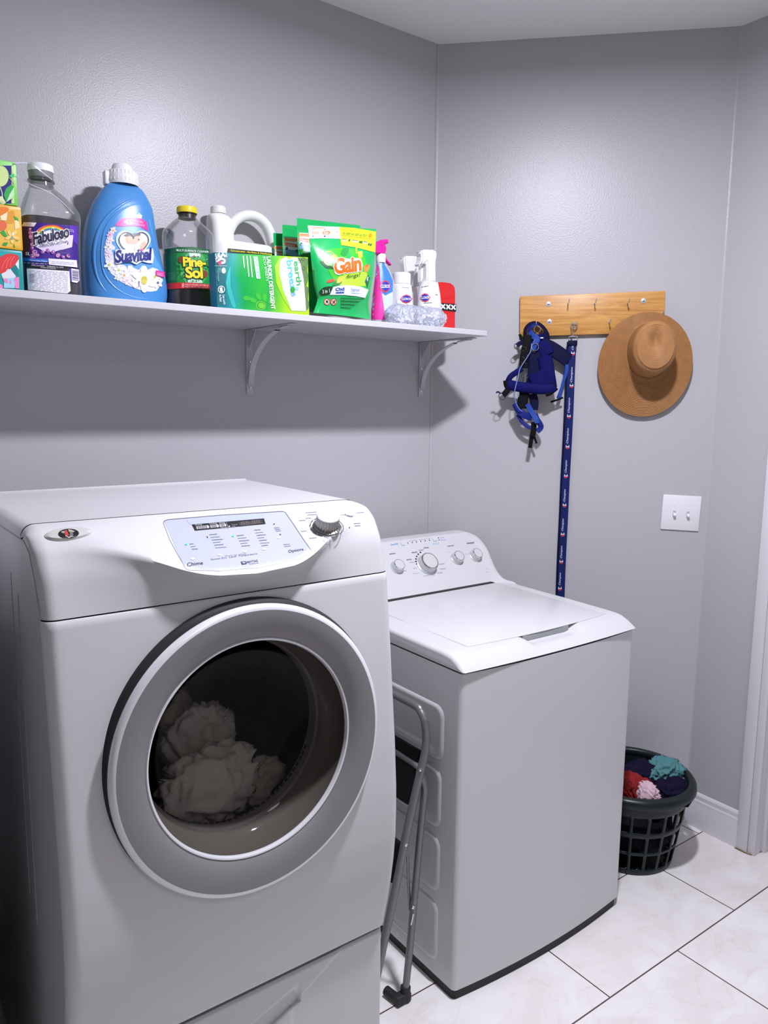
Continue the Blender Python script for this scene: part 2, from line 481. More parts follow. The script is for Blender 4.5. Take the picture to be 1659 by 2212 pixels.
# baseboards with an ogee step
def base_profile(): return [(0, 0), (.016, 0), (.016, .088), (.0135, .094), (.0135, .104), (.010, .110), (.010, .124), (.006, .131), (.0, .133)]
def baseboard(name, p0, p1, nrm):
    bm = B(); p0, p1, nrm = Vector(p0), Vector(p1), Vector(nrm)
    rings = [[p + nrm * (o + .0005) + Vector((0, 0, z)) for o, z in base_profile()] for p in (p0, p1)]
    add_rings(bm, rings, True, True, True); bmesh.ops.recalc_face_normals(bm, faces=bm.faces)
    return tag(obj(name, bm, TRIM, None, True, 25), kind='structure')
baseboard('baseboard_right', (XC, YC - .007, 0), (XC, -0.913, 0), (-1, 0, 0))
baseboard('baseboard_angled', Vector((XB, 0, 0)) + UB * .02, Vector((XC, YC, 0)) - UB * .012, NB)
# door: casing, jamb, stop and leaf
bm = B()
for o, y0, y1 in ((.019, -.912, -.952), (.014, -.952, -.9785)):
    add_box(bm, XC - o, XC - .0005, y1, y0, 0, 2.11, .003)
for o, y0, y1 in ((.019, -1.80, -1.84), (.014, -1.774, -1.80)):
    add_box(bm, XC - o, XC - .0005, y1, y0, 0, 2.11, .003)
add_box(bm, XC - .019, XC - .0005, -1.80, -.952, 2.07, 2.11, .003)
tag(obj('trim_1', bm, TRIM, None, True, 30), kind='structure')
bm = B()
add_box(bm, XC - .004, XC + .12, DY0 - .0058, DY0 - .0002, 0, 2.045, .001); add_box(bm, XC - .004, XC + .12, DY1 + .0002, DY1 + .0058, 0, 2.045, .001); add_box(bm, XC, XC + .12, DY1, DY0, 2.045, 2.06)
add_box(bm, XC + .034, XC + .078, DY0 - .018, DY0 - .0002, 0, 2.045, .002); add_box(bm, XC + .034, XC + .078, DY1 + .0002, DY1 + .018, 0, 2.045, .002)
tag(obj('trim_2', bm, TRIM, None, True, 30), kind='structure')
bm = B(); add_box(bm, XC + .080, XC + .115, DY1 + .008, DY0 - .008, .008, 2.04, .002)
for z0, z1 in ((.2, .95), (1.08, 1.9)):
    for y0, y1 in ((DY1 + .12, -1.42), (-1.34, DY0 - .12)):
        add_box(bm, XC + .074, XC + .0815, y0, y1, z0, z1, .006)
tag(obj('door_1', bm, TRIM, None, True, 30), kind='structure')
# rust and dirt line where the casing meets the floor
bm = B(); add_tube(bm, [(XC - .021, -.911, .0012), (XC - .021, -.95, .0012), (XC - .017, -.968, .0012), (XC + .03, -.978, .0012), (XC + .06, -.99, .0012)], .0022, 6)
tag(obj('trim_3', bm, mat('caulk_stain', (.22, .12, .05), .8, var=.5, vscale=60)), kind='structure')
# ================================================================== dryer on its drawer base
WHITE = mat('appliance_white', (0.61, 0.605, 0.615), 0.30, spec=0.5, coat=0.12)
WHITE2 = mat('appliance_white_plastic', (0.56, 0.556, 0.565), 0.5, spec=0.3)
WSIDE = mat('appliance_side_steel', (0.66, 0.66, 0.69), 0.35)
CHROME = mat('chrome', (0.75, 0.75, 0.77), 0.12, 1.0)
SILVER = mat('silver_plastic', (0.225, 0.218, 0.222), 0.38, 0.1, var=.03, vscale=30)
SILVER_LT = mat('bright_silver', (0.80, 0.80, 0.82), 0.28, 0.2)
RUBBER = mat('black_rubber', (0.012, 0.012, 0.013), 0.6)
DARK = mat('dark_gap', (0.02, 0.02, 0.02), 0.8)
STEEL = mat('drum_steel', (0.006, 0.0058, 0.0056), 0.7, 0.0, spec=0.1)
BLACKP = mat('black_plastic', (0.012, 0.012, 0.014), 0.35)

DX0, DX1, DYF, DZB, DZP, DZT, DYB = 0.7568, 1.4428, -0.944, 0.383, 1.2027, 1.342, -0.305
DCX, DCZ = 1.106, 0.915
dryer = thing('clothes_dryer', ((DX0 + DX1) / 2, -.62, .377), 'white front-loading dryer with a round silver door, on a drawer base left of the washer', 'dryer')
# front panel
FRONT = [(.383, -.930), (.388, -.938), (.394, -.9445), (.42, -.950), (.46, -.960), (.514, -.9705), (.57, -.979), (.631, -.985), (.69, -.986), (.738, -.985), (.84, -.978), (.94, -.968), (1.04, -.958), (1.138, -.947), (1.2027, -.940)]
def fillet(d, r):
    return r - math.sqrt(max(0.0, r * r - (r - d) ** 2)) if d < r else 0.0
def front_y(x, z):
    d = min(x - DX0, DX1 - x)
    return interp(FRONT, z) + fillet(max(d, 0.0), .022)
xs = [DX0 + .022 * (1 - math.cos(math.pi / 2 * i / 7)) for i in range(8)]
xs = xs + [DX0 + .022 + (DX1 - DX0 - .044) * i / 56 for i in range(1, 56)] + [DX1 - (x - DX0) for x in reversed(xs)]
zs = [DZB, .388, .394] + [.40 + (1.198 - .40) * i / 68 for i in range(69)] + [1.2012]
bm = B(); g = [[bm.verts.new((x, front_y(x, z) + (.003 if z > 1.2 else 0), z)) for x in xs] for z in zs]
for i in range(len(zs) - 1):
    for j in range(len(xs) - 1):
        c = [g[i][j], g[i][j + 1], g[i + 1][j + 1], g[i + 1][j]]
        if all((v.co.x - DCX) ** 2 + (v.co.z - DCZ) ** 2 < .25 ** 2 for v in c): continue
        bm.faces.new(c)
obj('front_panel', bm, WHITE, dryer, angle=50)
# console: slope with a smiling lip
LIPZ = [(.80, 1.312), (.842, 1.302), (.901, 1.2815), (.98, 1.261), (1.047, 1.2485), (1.12, 1.2435), (1.196, 1.249), (1.257, 1.262), (1.321, 1.2845), (1.372, 1.31)]
def arclen_resample(pts, n):
    d = [0]
    for a, b in zip(pts, pts[1:]): d.append(d[-1] + math.dist(a, b))
    out = []
    for i in range(n):
        t = d[-1] * i / (n - 1)
        out.append(tuple(interp(list(zip(d, [p[k] for p in pts])), t) for k in range(2)))
    return out
E_UP = arclen_resample(catmull([(-.801, 1.341), (-.835, 1.339), (-.862, 1.332), (-.882, 1.320), (-.896, 1.308)], 5), 14)
E_LO = arclen_resample(catmull([(-.896, 1.308), (-.917, 1.273), (-.929, 1.235), (-.938, 1.2035)], 5), 12)
def console_sec(x):
    w = smoothstep(.775, 1.03, x) * (1 - smoothstep(1.20, 1.415, x))
    zl = min(1.31, interp(LIPZ, x)); yl = -.968
    up = [(-.801, 1.341)]
    for i in range(1, 25):
        t = i / 24; up.append((-.801 + (yl + .004 + .801) * t, zl + .006 + (1.341 - zl - .006) * (1 - t ** 1.12)))
    up += [(yl, zl)]
    up = arclen_resample(up, 14)
    lo = arclen_resample(catmull([(yl, zl), (yl + .004, zl - .006), (yl + .016, zl - .018), (-.946, (zl - .018 + 1.2035) / 2), (-.9395, 1.2035)], 5), 12)
    pts = []
    for (a, b), (c, d) in zip(E_UP + E_LO[1:], up + lo[1:]):
        pts.append((a + (c - a) * w, b + (d - b) * w))
    d = min(x - DX0, DX1 - x); f = fillet(max(d, 0.0), .024); n = len(pts)
    out = []
    for i, (y, z) in enumerate(pts):
        wy = smoothstep(0, .45, i / (n - 1))
        out.append(Vector((x, y + f * wy, z - f * (1 - wy))))
    return out
# cabinet shell, open at the front
bm = B(); r = .022; prof = [(DX0, DZB)]
for i in range(7):
    a = math.pi - math.pi / 2 * i / 6; prof.append((DX0 + r + r * math.cos(a), DZT - r + r * math.sin(a)))
for i in range(7):
    a = math.pi / 2 - math.pi / 2 * i / 6; prof.append((DX1 - r + r * math.cos(a), DZT - r + r * math.sin(a)))
prof.append((DX1, DZB))
add_rings(bm, [[Vector((x, y, z)) for x, z in prof] for y in (DYB, -.50, -.801)], True, False, False)
for x in (DX0, DX1):
    f_ = [(p.y, p.z) for p in console_sec(x)] + [(front_y(x, z), z) for z in (1.2, 1.138, 1.04, .94, .84, .738, .69, .631, .57, .514, .46, .42, .394, DZB)]
    lo_ = [bm.verts.new((x, -.801, min(z, DZT - .024))) for y, z in f_]; hi_ = [bm.verts.new((x, y, z)) for y, z in f_]
    for i in range(len(f_) - 1):
        if i == 0: bm.faces.new((lo_[0], hi_[1], lo_[1]))
        else: bm.faces.new((lo_[i], hi_[i], hi_[i + 1], lo_[i + 1]))
q = [bm.verts.new(v) for v in ((DX0, DYB, DZB), (DX1, DYB, DZB), (DX1, -.926, DZB), (DX0, -.926, DZB))]; bm.faces.new(q)
obj('cabinet', bm, WHITE, dryer, angle=35)
# thin raised lip along the back of the top, and pressed seams on the left side
bm = B(); add_box(bm, DX0 + .02, DX1 - .02, DYB + .001, DYB + .012, DZT - .004, DZT + .003, .0015); obj('top_trim', bm, WHITE, dryer)
bm = B()
add_tube(bm, [(DX0 - .0003, -.40, 1.316), (DX0 - .0003, -.617, 1.316), (DX0 - .0003, -.83, 1.318), (DX0 - .0003, -.868, 1.305), (DX0 - .0003, -.899, 1.262), (DX0 - .0003, -.924, 1.2027)], .0008, 6)
for y, z0 in ((-.70, 1.05), (-.755, 1.02)): add_tube(bm, [(DX0 - .0002, y, z0 - .45), (DX0 - .0002, y, z0 + .19)], .0012, 6)
obj('side_seam', bm, mat('seam_grey', (.33, .33, .34), .6), dryer)
xs = [DX0 + .024 * (1 - math.cos(math.pi / 2 * i / 8)) for i in range(9)]
xs = xs + [DX0 + .024 + (DX1 - DX0 - .048) * i / 72 for i in range(1, 72)] + [DX1 - (x - DX0) for x in reversed(xs)]
bm = B(); vr = add_rings(bm, [console_sec(x) for x in xs], False, False, False)
bmesh.ops.recalc_face_normals(bm, faces=bm.faces)
art = Art(bm, .00035)
cons_bvh = art.bvh
console = obj('control_console', bm, WHITE2, dryer, angle=60)
G1, G2, INKD = '#5d5f70', '#8a8da0', '#15141c'
art.poly([(355, 1126), (362, 1123), (480, 1113), (610, 1105), (616, 1107), (632, 1130), (655, 1165), (673, 1190), (671, 1194), (641, 1207), (566, 1225), (476, 1233), (408, 1231), (400, 1227), (378, 1180)], '#afb2c0', 1)
art.line([(353, 1130), (355, 1126), (362, 1123), (480, 1113), (610, 1105), (616, 1107), (632, 1130), (655, 1165), (673, 1190), (671, 1194)], 1.6, G1, 1.5)
art.line([(353, 1130), (366, 1165), (385, 1200), (401, 1228), (410, 1232)], 1.0, G2, 1.5)
art.line([(671, 1194), (641, 1207), (566, 1225), (476, 1233), (410, 1232)], .8, G2, 1.5)
art.poly([(402, 1124), (567, 1110), (573, 1120), (410, 1134)], '#a9b0d0', 2)
art.poly([(414, 1134), (570, 1121), (573.5, 1132.5), (421, 1147)], '#17161a', 3)
art.poly([(514, 1130), (565, 1124), (568, 1132), (518, 1138)], '#3a3535', 4)
art.text('88:88', (521, 1136.5), (562, 1132), (519, 1128.5), '#5a5152', 5, .02)
for k, (a, b, s) in enumerate(((425, 451, 0), (455, 472, 0), (475, 488, 0))):
    y = lambda x: 1146.5 - (x - 421) * .092
    art.poly([(a, y(a) - 1.5), (a - 1.5, y(a) - 8), (b - 2, y(b) - 8.2), (b + 1, y(b) - 5), (b, y(b) - 1.8)], '#b6b3b6', 4)
    n = (b - a) // 3
    for i in range(1, n): art.line([(a + i * 3, y(a + i * 3) - 1.2), (a + i * 3 - 1.2, y(a + i * 3) - 8.4)], 1.1, '#17161a', 5)
art.text('Drying', (422, 1137.6), (436, 1136.4), (421.5, 1134.4), '#c9c6c8', 5)
art.text('Cooling', (452, 1135), (468, 1133.6), (451.5, 1131.6), '#c9c6c8', 5)
art.text('Wrinkle', (473, 1133.2), (486, 1132), (472.5, 1130), '#c9c6c8', 5)
art.text('Prevent', (478, 1143.3), (491, 1142.2), (477.7, 1140.6), '#c9c6c8', 5)
art.ell(495, 1138.5, 1.6, 1.4, '#dddadd', 5); art.line([(488, 1129), (493, 1143)], .8, '#a09da0', 5)
art.text('Control\nLock', (501, 1140), (513, 1139), (500, 1134), '#aaa7a9', 5)
for x, y, n, w in ((409, 1176, 3, 13), (452, 1156, 6, 24), (511, 1158, 5, 22), (549, 1146, 7, 20)):
    for i in range(n):
        art.line([(x + i * 2.6, y + i * 5.6), (x + i * 2.6 + w * (.7 + .3 * ((i * 7) % 3) / 2), y + i * 5.6 - w * .075)], 1.3, G2 if i % 2 else '#74778c', 3)
art.ell(402, 1177, 2.6, 1.7, mat('green_led', (.05, .85, .40), .4), 4); art.ell(503, 1159, 2.4, 1.6, mat('green_led', (.05, .85, .40), .4), 4)
art.line([(447, 1159), (448.4, 1163)], 1.6, INKD, 3)
art.poly([(590, 1134), (594, 1133.6), (591.5, 1131)], INKD, 3); art.poly([(603, 1154.6), (607, 1154.2), (606, 1157)], INKD, 3)
for i in range(3): art.line([(592 + i * 2, 1141 + i * 3.4), (603 + i * 2, 1140 + i * 3.4)], 1.6, G2, 3)
for i in range(2): art.line([(612 + i * 2, 1177 + i * 4), (626 + i * 2, 1175.8 + i * 4)], 1.2, G2, 3)
art.text('Chime', (405, 1224), (438.5, 1220), (403.5, 1216.5), '#2a2c3a', 3)
art.text('Options', (624, 1196.5), (656.5, 1191), (622, 1189), '#2a2c3a', 3)
art.text('Sensor Dry  Level  Temperature', (456, 1212), (556, 1199), (455, 1207.5), '#565a70', 3)
art.text('Press to select', (487, 1203), (532, 1197.5), (486.5, 1200.2), '#7a7d92', 3)
art.poly([(519.5, 1214), (530, 1212.8), (533, 1219), (522.5, 1220.6)], '#2b2a4e', 3); art.poly([(522.3, 1215.4), (528, 1214.8), (530, 1217.6), (525, 1218.4)], '#afb2c0', 4)
art.text('MAYTAG', (533.5, 1217.3), (557, 1213.8), (532.2, 1212.9), '#3a3a55', 3, .01)
art.text('Neptune', (538.5, 1221.2), (559, 1218), (537.5, 1217.8), '#6a6b80', 3)
for x, y in ((474, 1199), (529, 1192), (570, 1187), (602, 1162), (416, 1208)): art.ell(x, y, 4.5, 2.2, '#d2d4de', 3)
for x, y, w in ((660, 1108, 24), (664, 1113, 20), (646, 1125, 14), (660, 1120, 12), (736, 1113, 12), (764, 1131, 14), (766, 1136, 12), (668, 1163, 16), (650, 1148, 12), (770, 1108, 16)):
    art.line([(x, y), (x + w, y - w * .08)], 1.2, '#8f92a2', 2)
art.poly([(753, 1139), (756, 1138.6), (755, 1141.5)], INKD, 2)
art.line([(697, 1166), (704, 1173), (712, 1172), (715, 1166)], .9, '#a3a5b3', 2)
art.build('printed_panel', console)
def surf_at(bvh, px, py):
    d = ray(px, py).normalized(); l, n, _, _ = bvh.ray_cast(CAM, d)
    if l is None: return None, None
    return l, (n if n.dot(d) < 0 else -n)
def plane_pts(c, n, R, a0, a1, m, up=None):
    x = Vector((1, 0, 0)); x = (x - n * x.dot(n)).normalized(); y = n.cross(x)
    return [c + (x * math.cos(t) + y * math.sin(t)) * R for t in [math.radians(a0 + (a1 - a0) * i / m) for i in range(m + 1)]]
kc, kn = surf_at(cons_bvh, 706, 1138)
bm = B(); add_tube(bm, plane_pts(kc + kn * .0006, kn, .0335, -70, 60, 24), .0007, 6)
for k in range(9): add_tube(bm, plane_pts(kc + kn * .0006, kn, .0335, 72 + k * 23, 72 + k * 23 + 16, 5), .0007, 6)
obj('dial_ring', bm, ink('#1d1d24'), console)
kb = B()
rk = [.0245 if i % 4 < 2 else .0233 for i in range(96)]
kx = kn.orthogonal().normalized(); ky = kn.cross(kx)
add_rings(kb, [[kc + kn * h + (kx * math.cos(2 * math.pi * i / 96) + ky * math.sin(2 * math.pi * i / 96)) * (rr_ if rr_ else rk[i] - h * .05) for i in range(96)] for rr_, h in ((.0285, 0), (.0285, .002), (0, .004), (0, .024))], True, True)
knob = obj('dial_knob', kb, mat('knob_dark_chrome', (.30, .29, .28), .22, .9), console)
obj('knob_cap', lathe([(.0229, .0235), (.0225, .0265), (.0195, .0285), (.010, .0288), (0, .0288)], kc, 48, kn), WHITE2, knob)
c2, n2 = surf_at(cons_bvh, 754, 1112)
bm = B()
for (rr, h) in ((1, 0),): pass
x = Vector((1, 0, 0)); x = (x - n2 * x.dot(n2)).normalized(); y = n2.cross(x)
add_rings(bm, [[c2 + n2 * h + x * (.0105 * s * math.cos(2 * math.pi * i / 28)) + y * (.0078 * s * math.sin(2 * math.pi * i / 28)) for i in range(28)] for s, h in ((1.0, -.001), (1.0, .002), (.86, .0035), (.5, .004))], True, True)
obj('start_button', bm, mat('button_grey', (.60, .60, .63), .35), console)
# oval chrome badge
c3, n3 = surf_at(cons_bvh, 148, 1154)
x = Vector((1, 0, 0)); x = (x - n3 * x.dot(n3)).normalized(); y = n3.cross(x)
def oval(cx, sx, sy, steps):
    return [[c3 + n3 * h + x * (cx + sx * s * math.cos(2 * math.pi * i / 40)) + y * (sy * s * math.sin(2 * math.pi * i / 40)) for i in range(40)] for s, h in steps]
bm = B(); add_rings(bm, oval(0, .038, .0165, ((1, -.002), (1, .001), (.93, .0035), (.75, .0042), (.3, .0046))), True, True)
abvh = Art(bm, .0004, 4)
badge = obj('badge', bm, mat('badge_chrome', (.62, .61, .58), .3, .25), console)
abvh.ell(148, 1153, 22.5, 10.5, '#0d0c0c', 1, -.05)
abvh.poly([(138, 1148), (144, 1145), (149, 1156), (146, 1160), (141, 1157)], '#b0433c', 2)
abvh.poly([(131, 1149), (140, 1147), (139, 1153), (134, 1152)], '#9a958c', 2)
abvh.poly([(147, 1144), (154, 1145), (162, 1148), (158, 1151), (152, 1149), (149, 1150)], '#a39e97', 2)
abvh.poly([(151, 1151), (156, 1150), (159, 1156), (156, 1159), (150, 1160)], '#6f6b69', 2)
abvh.ell(152, 1150.5, 1.8, 1.6, '#8b8a4a', 3); abvh.line([(141, 1158), (148, 1161.5), (157, 1159)], 1.5, '#c5c0bb', 3)
abvh.build('emblem', badge)
# door: silver ring on a black gasket, bowl of tinted glass, chrome lip
def door_c(h): return Vector((DCX, -.985, DCZ))
DAX = Vector((0, -1, .055)).normalized()      # leans a little with the bulged front
dc = Vector((DCX, -.985, DCZ))
door = obj('door', lathe([(.2722, -.004), (.2728, .0015), (.270, .006), (.2655, .0085), (.262, .0092)], dc, 128, DAX), SILVER_LT, dryer, label='bright rim of the round door')
obj('door_ring', lathe([(.262, .0092), (.252, .0094), (.238, .0078), (.224, .0038), (.213, -.0020), (.2075, -.0060)], dc, 128, DAX), SILVER, door)
obj('gasket', lathe([(.281, -.062), (.281, -.020), (.278, -.016), (.2735, -.010), (.2722, -.004), (.26, -.004)], dc, 128, DAX), RUBBER, door)
obj('inner_rim', lathe([(.2075, -.0060), (.2058, -.0040), (.2032, -.0048), (.2015, -.009), (.2015, -.014)], dc, 128, DAX), SILVER_LT, door)
GLASS = clear_mat('tinted_door_glass', (.62, .60, .58), .05, .012, 1.4)
obj('door_glass', lathe([(.2018, -.012), (.2000, -.016), (.197, -.030), (.190, -.050), (.178, -.066), (.160, -.077), (.135, -.083), (.10, -.086), (.05, -.0875), (0, -.088)], dc, 128, DAX), GLASS, door)
bm = lathe([(.2035, -.014), (.2050, -.030), (.2020, -.056), (.1950, -.078), (.1920, -.084), (.1915, -.098), (.1870, -.102), (.1865, -.128), (.262, -.135)], dc, 96, DAX)
obj('door_seal', bm, mat('bulkhead_grey', (.25, .235, .215), .35), door)
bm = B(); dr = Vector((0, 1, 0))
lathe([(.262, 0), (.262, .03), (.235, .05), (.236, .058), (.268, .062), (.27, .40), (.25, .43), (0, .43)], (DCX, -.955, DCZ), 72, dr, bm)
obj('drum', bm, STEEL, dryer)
bm = B()
for i in range(34):
    a = math.radians(205 + 130 * i / 33); c = dc + DAX * -.115 + Vector((.1866 * math.cos(a), 0, .1866 * math.sin(a)))
    M = Matrix.Translation(c) @ Matrix.Rotation(-a, 4, 'Y')
    add_box(bm, -.0006, .0006, -.003, .003, -.0045, .0045, 0, M=M)
obj('lint_grille', bm, mat('grille', (.03, .03, .025), .6), dryer)
# laundry in the drum
LINEN = mat('white_linen', (.78, .74, .70), .9, var=.06, vscale=20, bump=.3, bscale=300)
LINEN2 = mat('tan_linen', (.45, .40, .33), .9, var=.1, vscale=30)
def laundry(name, c, rad, seed, m, label, cat, group=None, amp=.3, freq=2.2):
    o = obj(name, cloth_lump(c, rad, seed, amp, freq), m, None, angle=180, origin=c)
    return tag(o, label, cat, group)
def dpos(px_, py_, y): q = onY(px_, py_, y); return (q.x, q.y, q.z)
laundry('white_towel', dpos(452, 1706, -.795), (.092, .036, .072), 3, LINEN, 'white towel heaped at the bottom of the dryer drum, behind the glass', 'laundry', None, .46, 1.9)
laundry('pillowcase', dpos(432, 1610, -.715), (.066, .034, .088), 8, LINEN, 'pale pillowcase rising above the white towel in the dryer drum', 'laundry', None, .42, 1.8)
laundry('tan_cloth', dpos(368, 1535, -.675), (.046, .034, .040), 12, LINEN2, 'tan cloth highest up in the dryer drum, by the left edge of the glass', 'laundry', None, .25, 1.8)
laundry('white_cloth', dpos(560, 1708, -.730), (.060, .034, .060), 15, LINEN, 'white cloth at the right end of the heap in the dryer', 'laundry', None, .36, 1.8)

# drawer base
ped = thing('dryer_pedestal', ((DX0 + DX1) / 2, -.62, 0), 'white drawer base standing under the dryer', 'dryer base')
bm = B(); add_box(bm, DX0 + .003, DX1 - .004, -.926, -.03, 0.0, .3790, .004); obj('base_case', bm, WHITE, ped)
def pz(x): return .212 - .62 * (x - 1.10) ** 2 - 0.9 * max(0, abs(x - 1.10) - .06) ** 2
p_end = onY(650, 2165, -.938)
bm = B(); nx, nz = 140, 150
x0, x1, z0, z1 = DX0 + .006, DX1 - .007, .02, .376
def ped_y(x, z):
    y = -.9375
    t = (x - 1.02) / (p_end.x - 1.02)                       # scooped grip, its right end where the photo shows it
    if abs(t) < 1:
        top = p_end.z - .045 * (1 - abs(t) ** 1.6) * 1.0 - (1 - abs(t)) * .02
        dz = z - top
        if 0 <= dz < .06: y += .05 * (1 - smoothstep(0, .055, dz)) * (1 - t * t) ** .5
    cr = p_end.z + .012 + (x - p_end.x) * .62                # crease rising to the right corner
    if x > p_end.x - .02: y += .0025 * smoothstep(-.004, .004, cr - z)
    d = min(x - x0, x1 - x, z1 - z); return y + fillet(max(d, 0), .006)
g = [[bm.verts.new((x0 + (x1 - x0) * i / nx, ped_y(x0 + (x1 - x0) * i / nx, z0 + (z1 - z0) * j / nz), z0 + (z1 - z0) * j / nz)) for i in range(nx + 1)] for j in range(nz + 1)]
for j in range(nz):
    for i in range(nx): bm.faces.new((g[j][i], g[j][i + 1], g[j + 1][i + 1], g[j + 1][i]))
obj('drawer', bm, WHITE, ped, angle=50)
bm = B(); add_box(bm, DX0 + .012, DX1 - .012, DYB - .05, -.915, .3790, .383); obj('seam_gap', bm, DARK, ped)

# ================================================================== washer
WX0, WX1, WYF, WZL, WYB = 1.7212, 2.4072, -.8706, .9066, -.10
washer = thing('washing_machine', ((WX0 + WX1) / 2, -.49, 0), 'white top-loading washing machine with a control backsplash, standing right of the dryer', 'washer')
bm = B(); n = 24; bow = lambda t: WYF + .004 - .020 * (1 - (2 * t - 1) ** 2); rc = .014
front = [(WX0 + .0005, WYB)]
out = []
for i in range(6):
    a = math.pi + math.pi / 2 * i / 5; out.append((WX0 + rc + rc * math.cos(a), WYF + .004 + rc + rc * math.sin(a)))
for i in range(1, n): 
    t = i / n; out.append((WX0 + rc + (WX1 - WX0 - 2 * rc) * t, bow(t)))
for i in range(6):
    a = -math.pi / 2 + math.pi / 2 * i / 5; out.append((WX1 - rc + rc * math.cos(a), WYF + .004 + rc + rc * math.sin(a)))
poly = [(WX0, WYB)] + out + [(WX1, WYB)]
add_rings(bm, [[Vector((x, y, z)) for x, y in poly] for z in (.030, .8945)], True, True)
obj('cabinet', bm, WHITE, washer, angle=35)
bm = B(); add_rings(bm, [[Vector(((WX0 + WX1) / 2 + (x - (WX0 + WX1) / 2) * .985, -.49 + (y + .49) * .985, z)) for x, y in poly] for z in (.0, .034)], True, True)
obj('plinth', bm, mat('plinth_black', (.022, .021, .02), .7), washer, angle=35)
bm = B(); add_rings(bm, [[Vector(((WX0 + WX1) / 2 + (x - (WX0 + WX1) / 2) * .994, -.49 + (y + .49) * .994, z)) for x, y in poly] for z in (.8935, .9015)], True, True)
obj('seam_gap', bm, DARK, washer, angle=35)
# pressed panels on the left side
for ya, yb, za, zb in ((-.805, -.25, .640, .790), (-.800, -.25, .452, .618), (-.800, -.25, .270, .430), (-.798, -.25, .068, .245)):
    bm = B(); r = .03
    def rr(y0, y1, z0, z1, r, x):
        o = []
        for cy, cz, a0 in ((y1 - r, z1 - r, 0), (y0 + r, z1 - r, 90), (y0 + r, z0 + r, 180), (y1 - r, z0 + r, 270)):
            for i in range(7):
                a = math.radians(a0 + 15 * i); o.append(Vector((x, cy + r * math.cos(a), cz + r * math.sin(a))))
        return o
    add_rings(bm, [rr(ya, yb, za, zb, r, WX0 + .0005), rr(ya + .004, yb - .004, za + .004, zb - .004, r, WX0 - .0035), rr(ya + .012, yb - .012, za + .012, zb - .012, r - .006, WX0 - .0045), rr(ya + .022, yb - .022, za + .022, zb - .022, r - .010, WX0 - .002)], False, True)
    bmesh.ops.recalc_face_normals(bm, faces=bm.faces)
    obj('pressed_panel', bm, WHITE, washer, angle=50)
# top deck
HX0, HX1 = 1.985, 2.205
def deck_sec(x):
    t = (x - WX0) / (WX1 - WX0); bw = -.012 * (1 - (2 * t - 1) ** 2)
    d = min(x - WX0, WX1 - x); f = fillet(max(d, 0), .012)
    base = [(-.16, .938), (-.33, .9375), (-.60, .9365), (-.785, .934), (-.806, .9328), (-.823, .930), (-.845, .921), (-.862, .911), (-.8745, .9005), (-.870, .8985)]
    h = smoothstep(HX0 - .012, HX0 + .018, x) * (1 - smoothstep(HX1 - .05, HX1 + .018, x))
    pts = []
    for i, (y, z) in enumerate(base):
        k = smoothstep(-.5, -.86, y)
        yy = y + bw * k
        if h > 0 and 3 <= i <= 6: z -= h * (.012, .020, .014, .006)[i - 3]
        fz = f * .9 if i < 8 else 0
        if i >= 6: yy += f * .3
        pts.append(Vector((x, yy, max(z - fz, .9035) if i < 8 else z)))
    return pts
xs = [WX0 + .012 * (1 - math.cos(math.pi / 2 * i / 6)) for i in range(7)]
xs = xs + [WX0 + .012 + (WX1 - WX0 - .024) * i / 70 for i in range(1, 70)] + [WX1 - (x - WX0) for x in reversed(xs)]
bm = B(); vr = add_rings(bm, [deck_sec(x) for x in xs], False, False, False)
for q, fl in ((vr[0], 0), (vr[-1], 1)):
    a = bm.verts.new((q[0].co.x, -.16, .9)); bm.faces.new((q + [a]) if fl else list(reversed(q + [a])))
bmesh.ops.recalc_face_normals(bm, faces=bm.faces)
deck = obj('top_deck', bm, WHITE, washer, angle=45)
# lid plate
bm = B(); lid = []
for i in range(25):
    t = i / 24; x = WX0 + .078 + (WX1 - WX0 - .128) * t
    lid.append(Vector((x, -.8 - .0135 * (1 - (2 * t - 1) ** 2), .9335)))
lid += [Vector((WX1 - .05, -.34, .9335)), Vector((WX0 + .078, -.34, .9335))]
add_prism(bm, lid, (0, 0, .0085))
for v in bm.verts:
    if v.co.z > .94: v.co.z = .9352 + (v.co.y + .8) * .0093
top_e = [e for e in bm.edges if all(v.co.z > .9345 for v in e.verts)]
bmesh.ops.bevel(bm, geom=top_e, offset=.0012, segments=2, profile=.5, affect='EDGES')
lido = obj('lid', bm, WHITE, washer, angle=35)
bm = B()
add_tube(bm, [(WX0 + .077, -.335, .9372), (WX0 + .077, -.79, .9340)], .0011, 6)
obj('lid_seam', bm, mat('seam_light', (.42, .43, .46), .6), lido)
bm = B(); add_box(bm, HX0 + .004, HX1 - .03, -.812, -.79, .908, .9338, .001); obj('handle_recess', bm, mat('recess_grey', (.30, .31, .32), .6), lido)
# backsplash
def bs_sec(x):
    wr = smoothstep(WX1 - .055, WX1 - .004, x); wl = 1 - smoothstep(WX0 + .004, WX0 + .055, x); w = max(wr, wl)
    C = [(-.10, .93), (-.10, 1.085), (-.12, 1.094), (-.165, 1.094), (-.184, 1.088), (-.215, 1.052), (-.25, 1.012), (-.285, .973), (-.31, .946), (-.318, .9385), (-.319, .932)]
    Ed = [(-.10, .93), (-.10, 1.070), (-.12, 1.079), (-.160, 1.082), (-.196, 1.074), (-.238, 1.045), (-.262, 1.012), (-.290, .975), (-.323, .951), (-.360, .941), (-.385, .934)]
    d = min(x - WX0, WX1 - x); f = fillet(max(d, 0), .022)
    out = []
    for i, ((a, b), (c, e)) in enumerate(zip(C, Ed)):
        out.append(Vector((x, a + (c - a) * w + (f * .5 if 3 < i < 9 else 0), b + (e - b) * w - (f * .6 if 0 < i < 9 else 0))))
    return [out[0]] + [Vector(p) for p in catmull([tuple(p) for p in out[1:]], 4)]
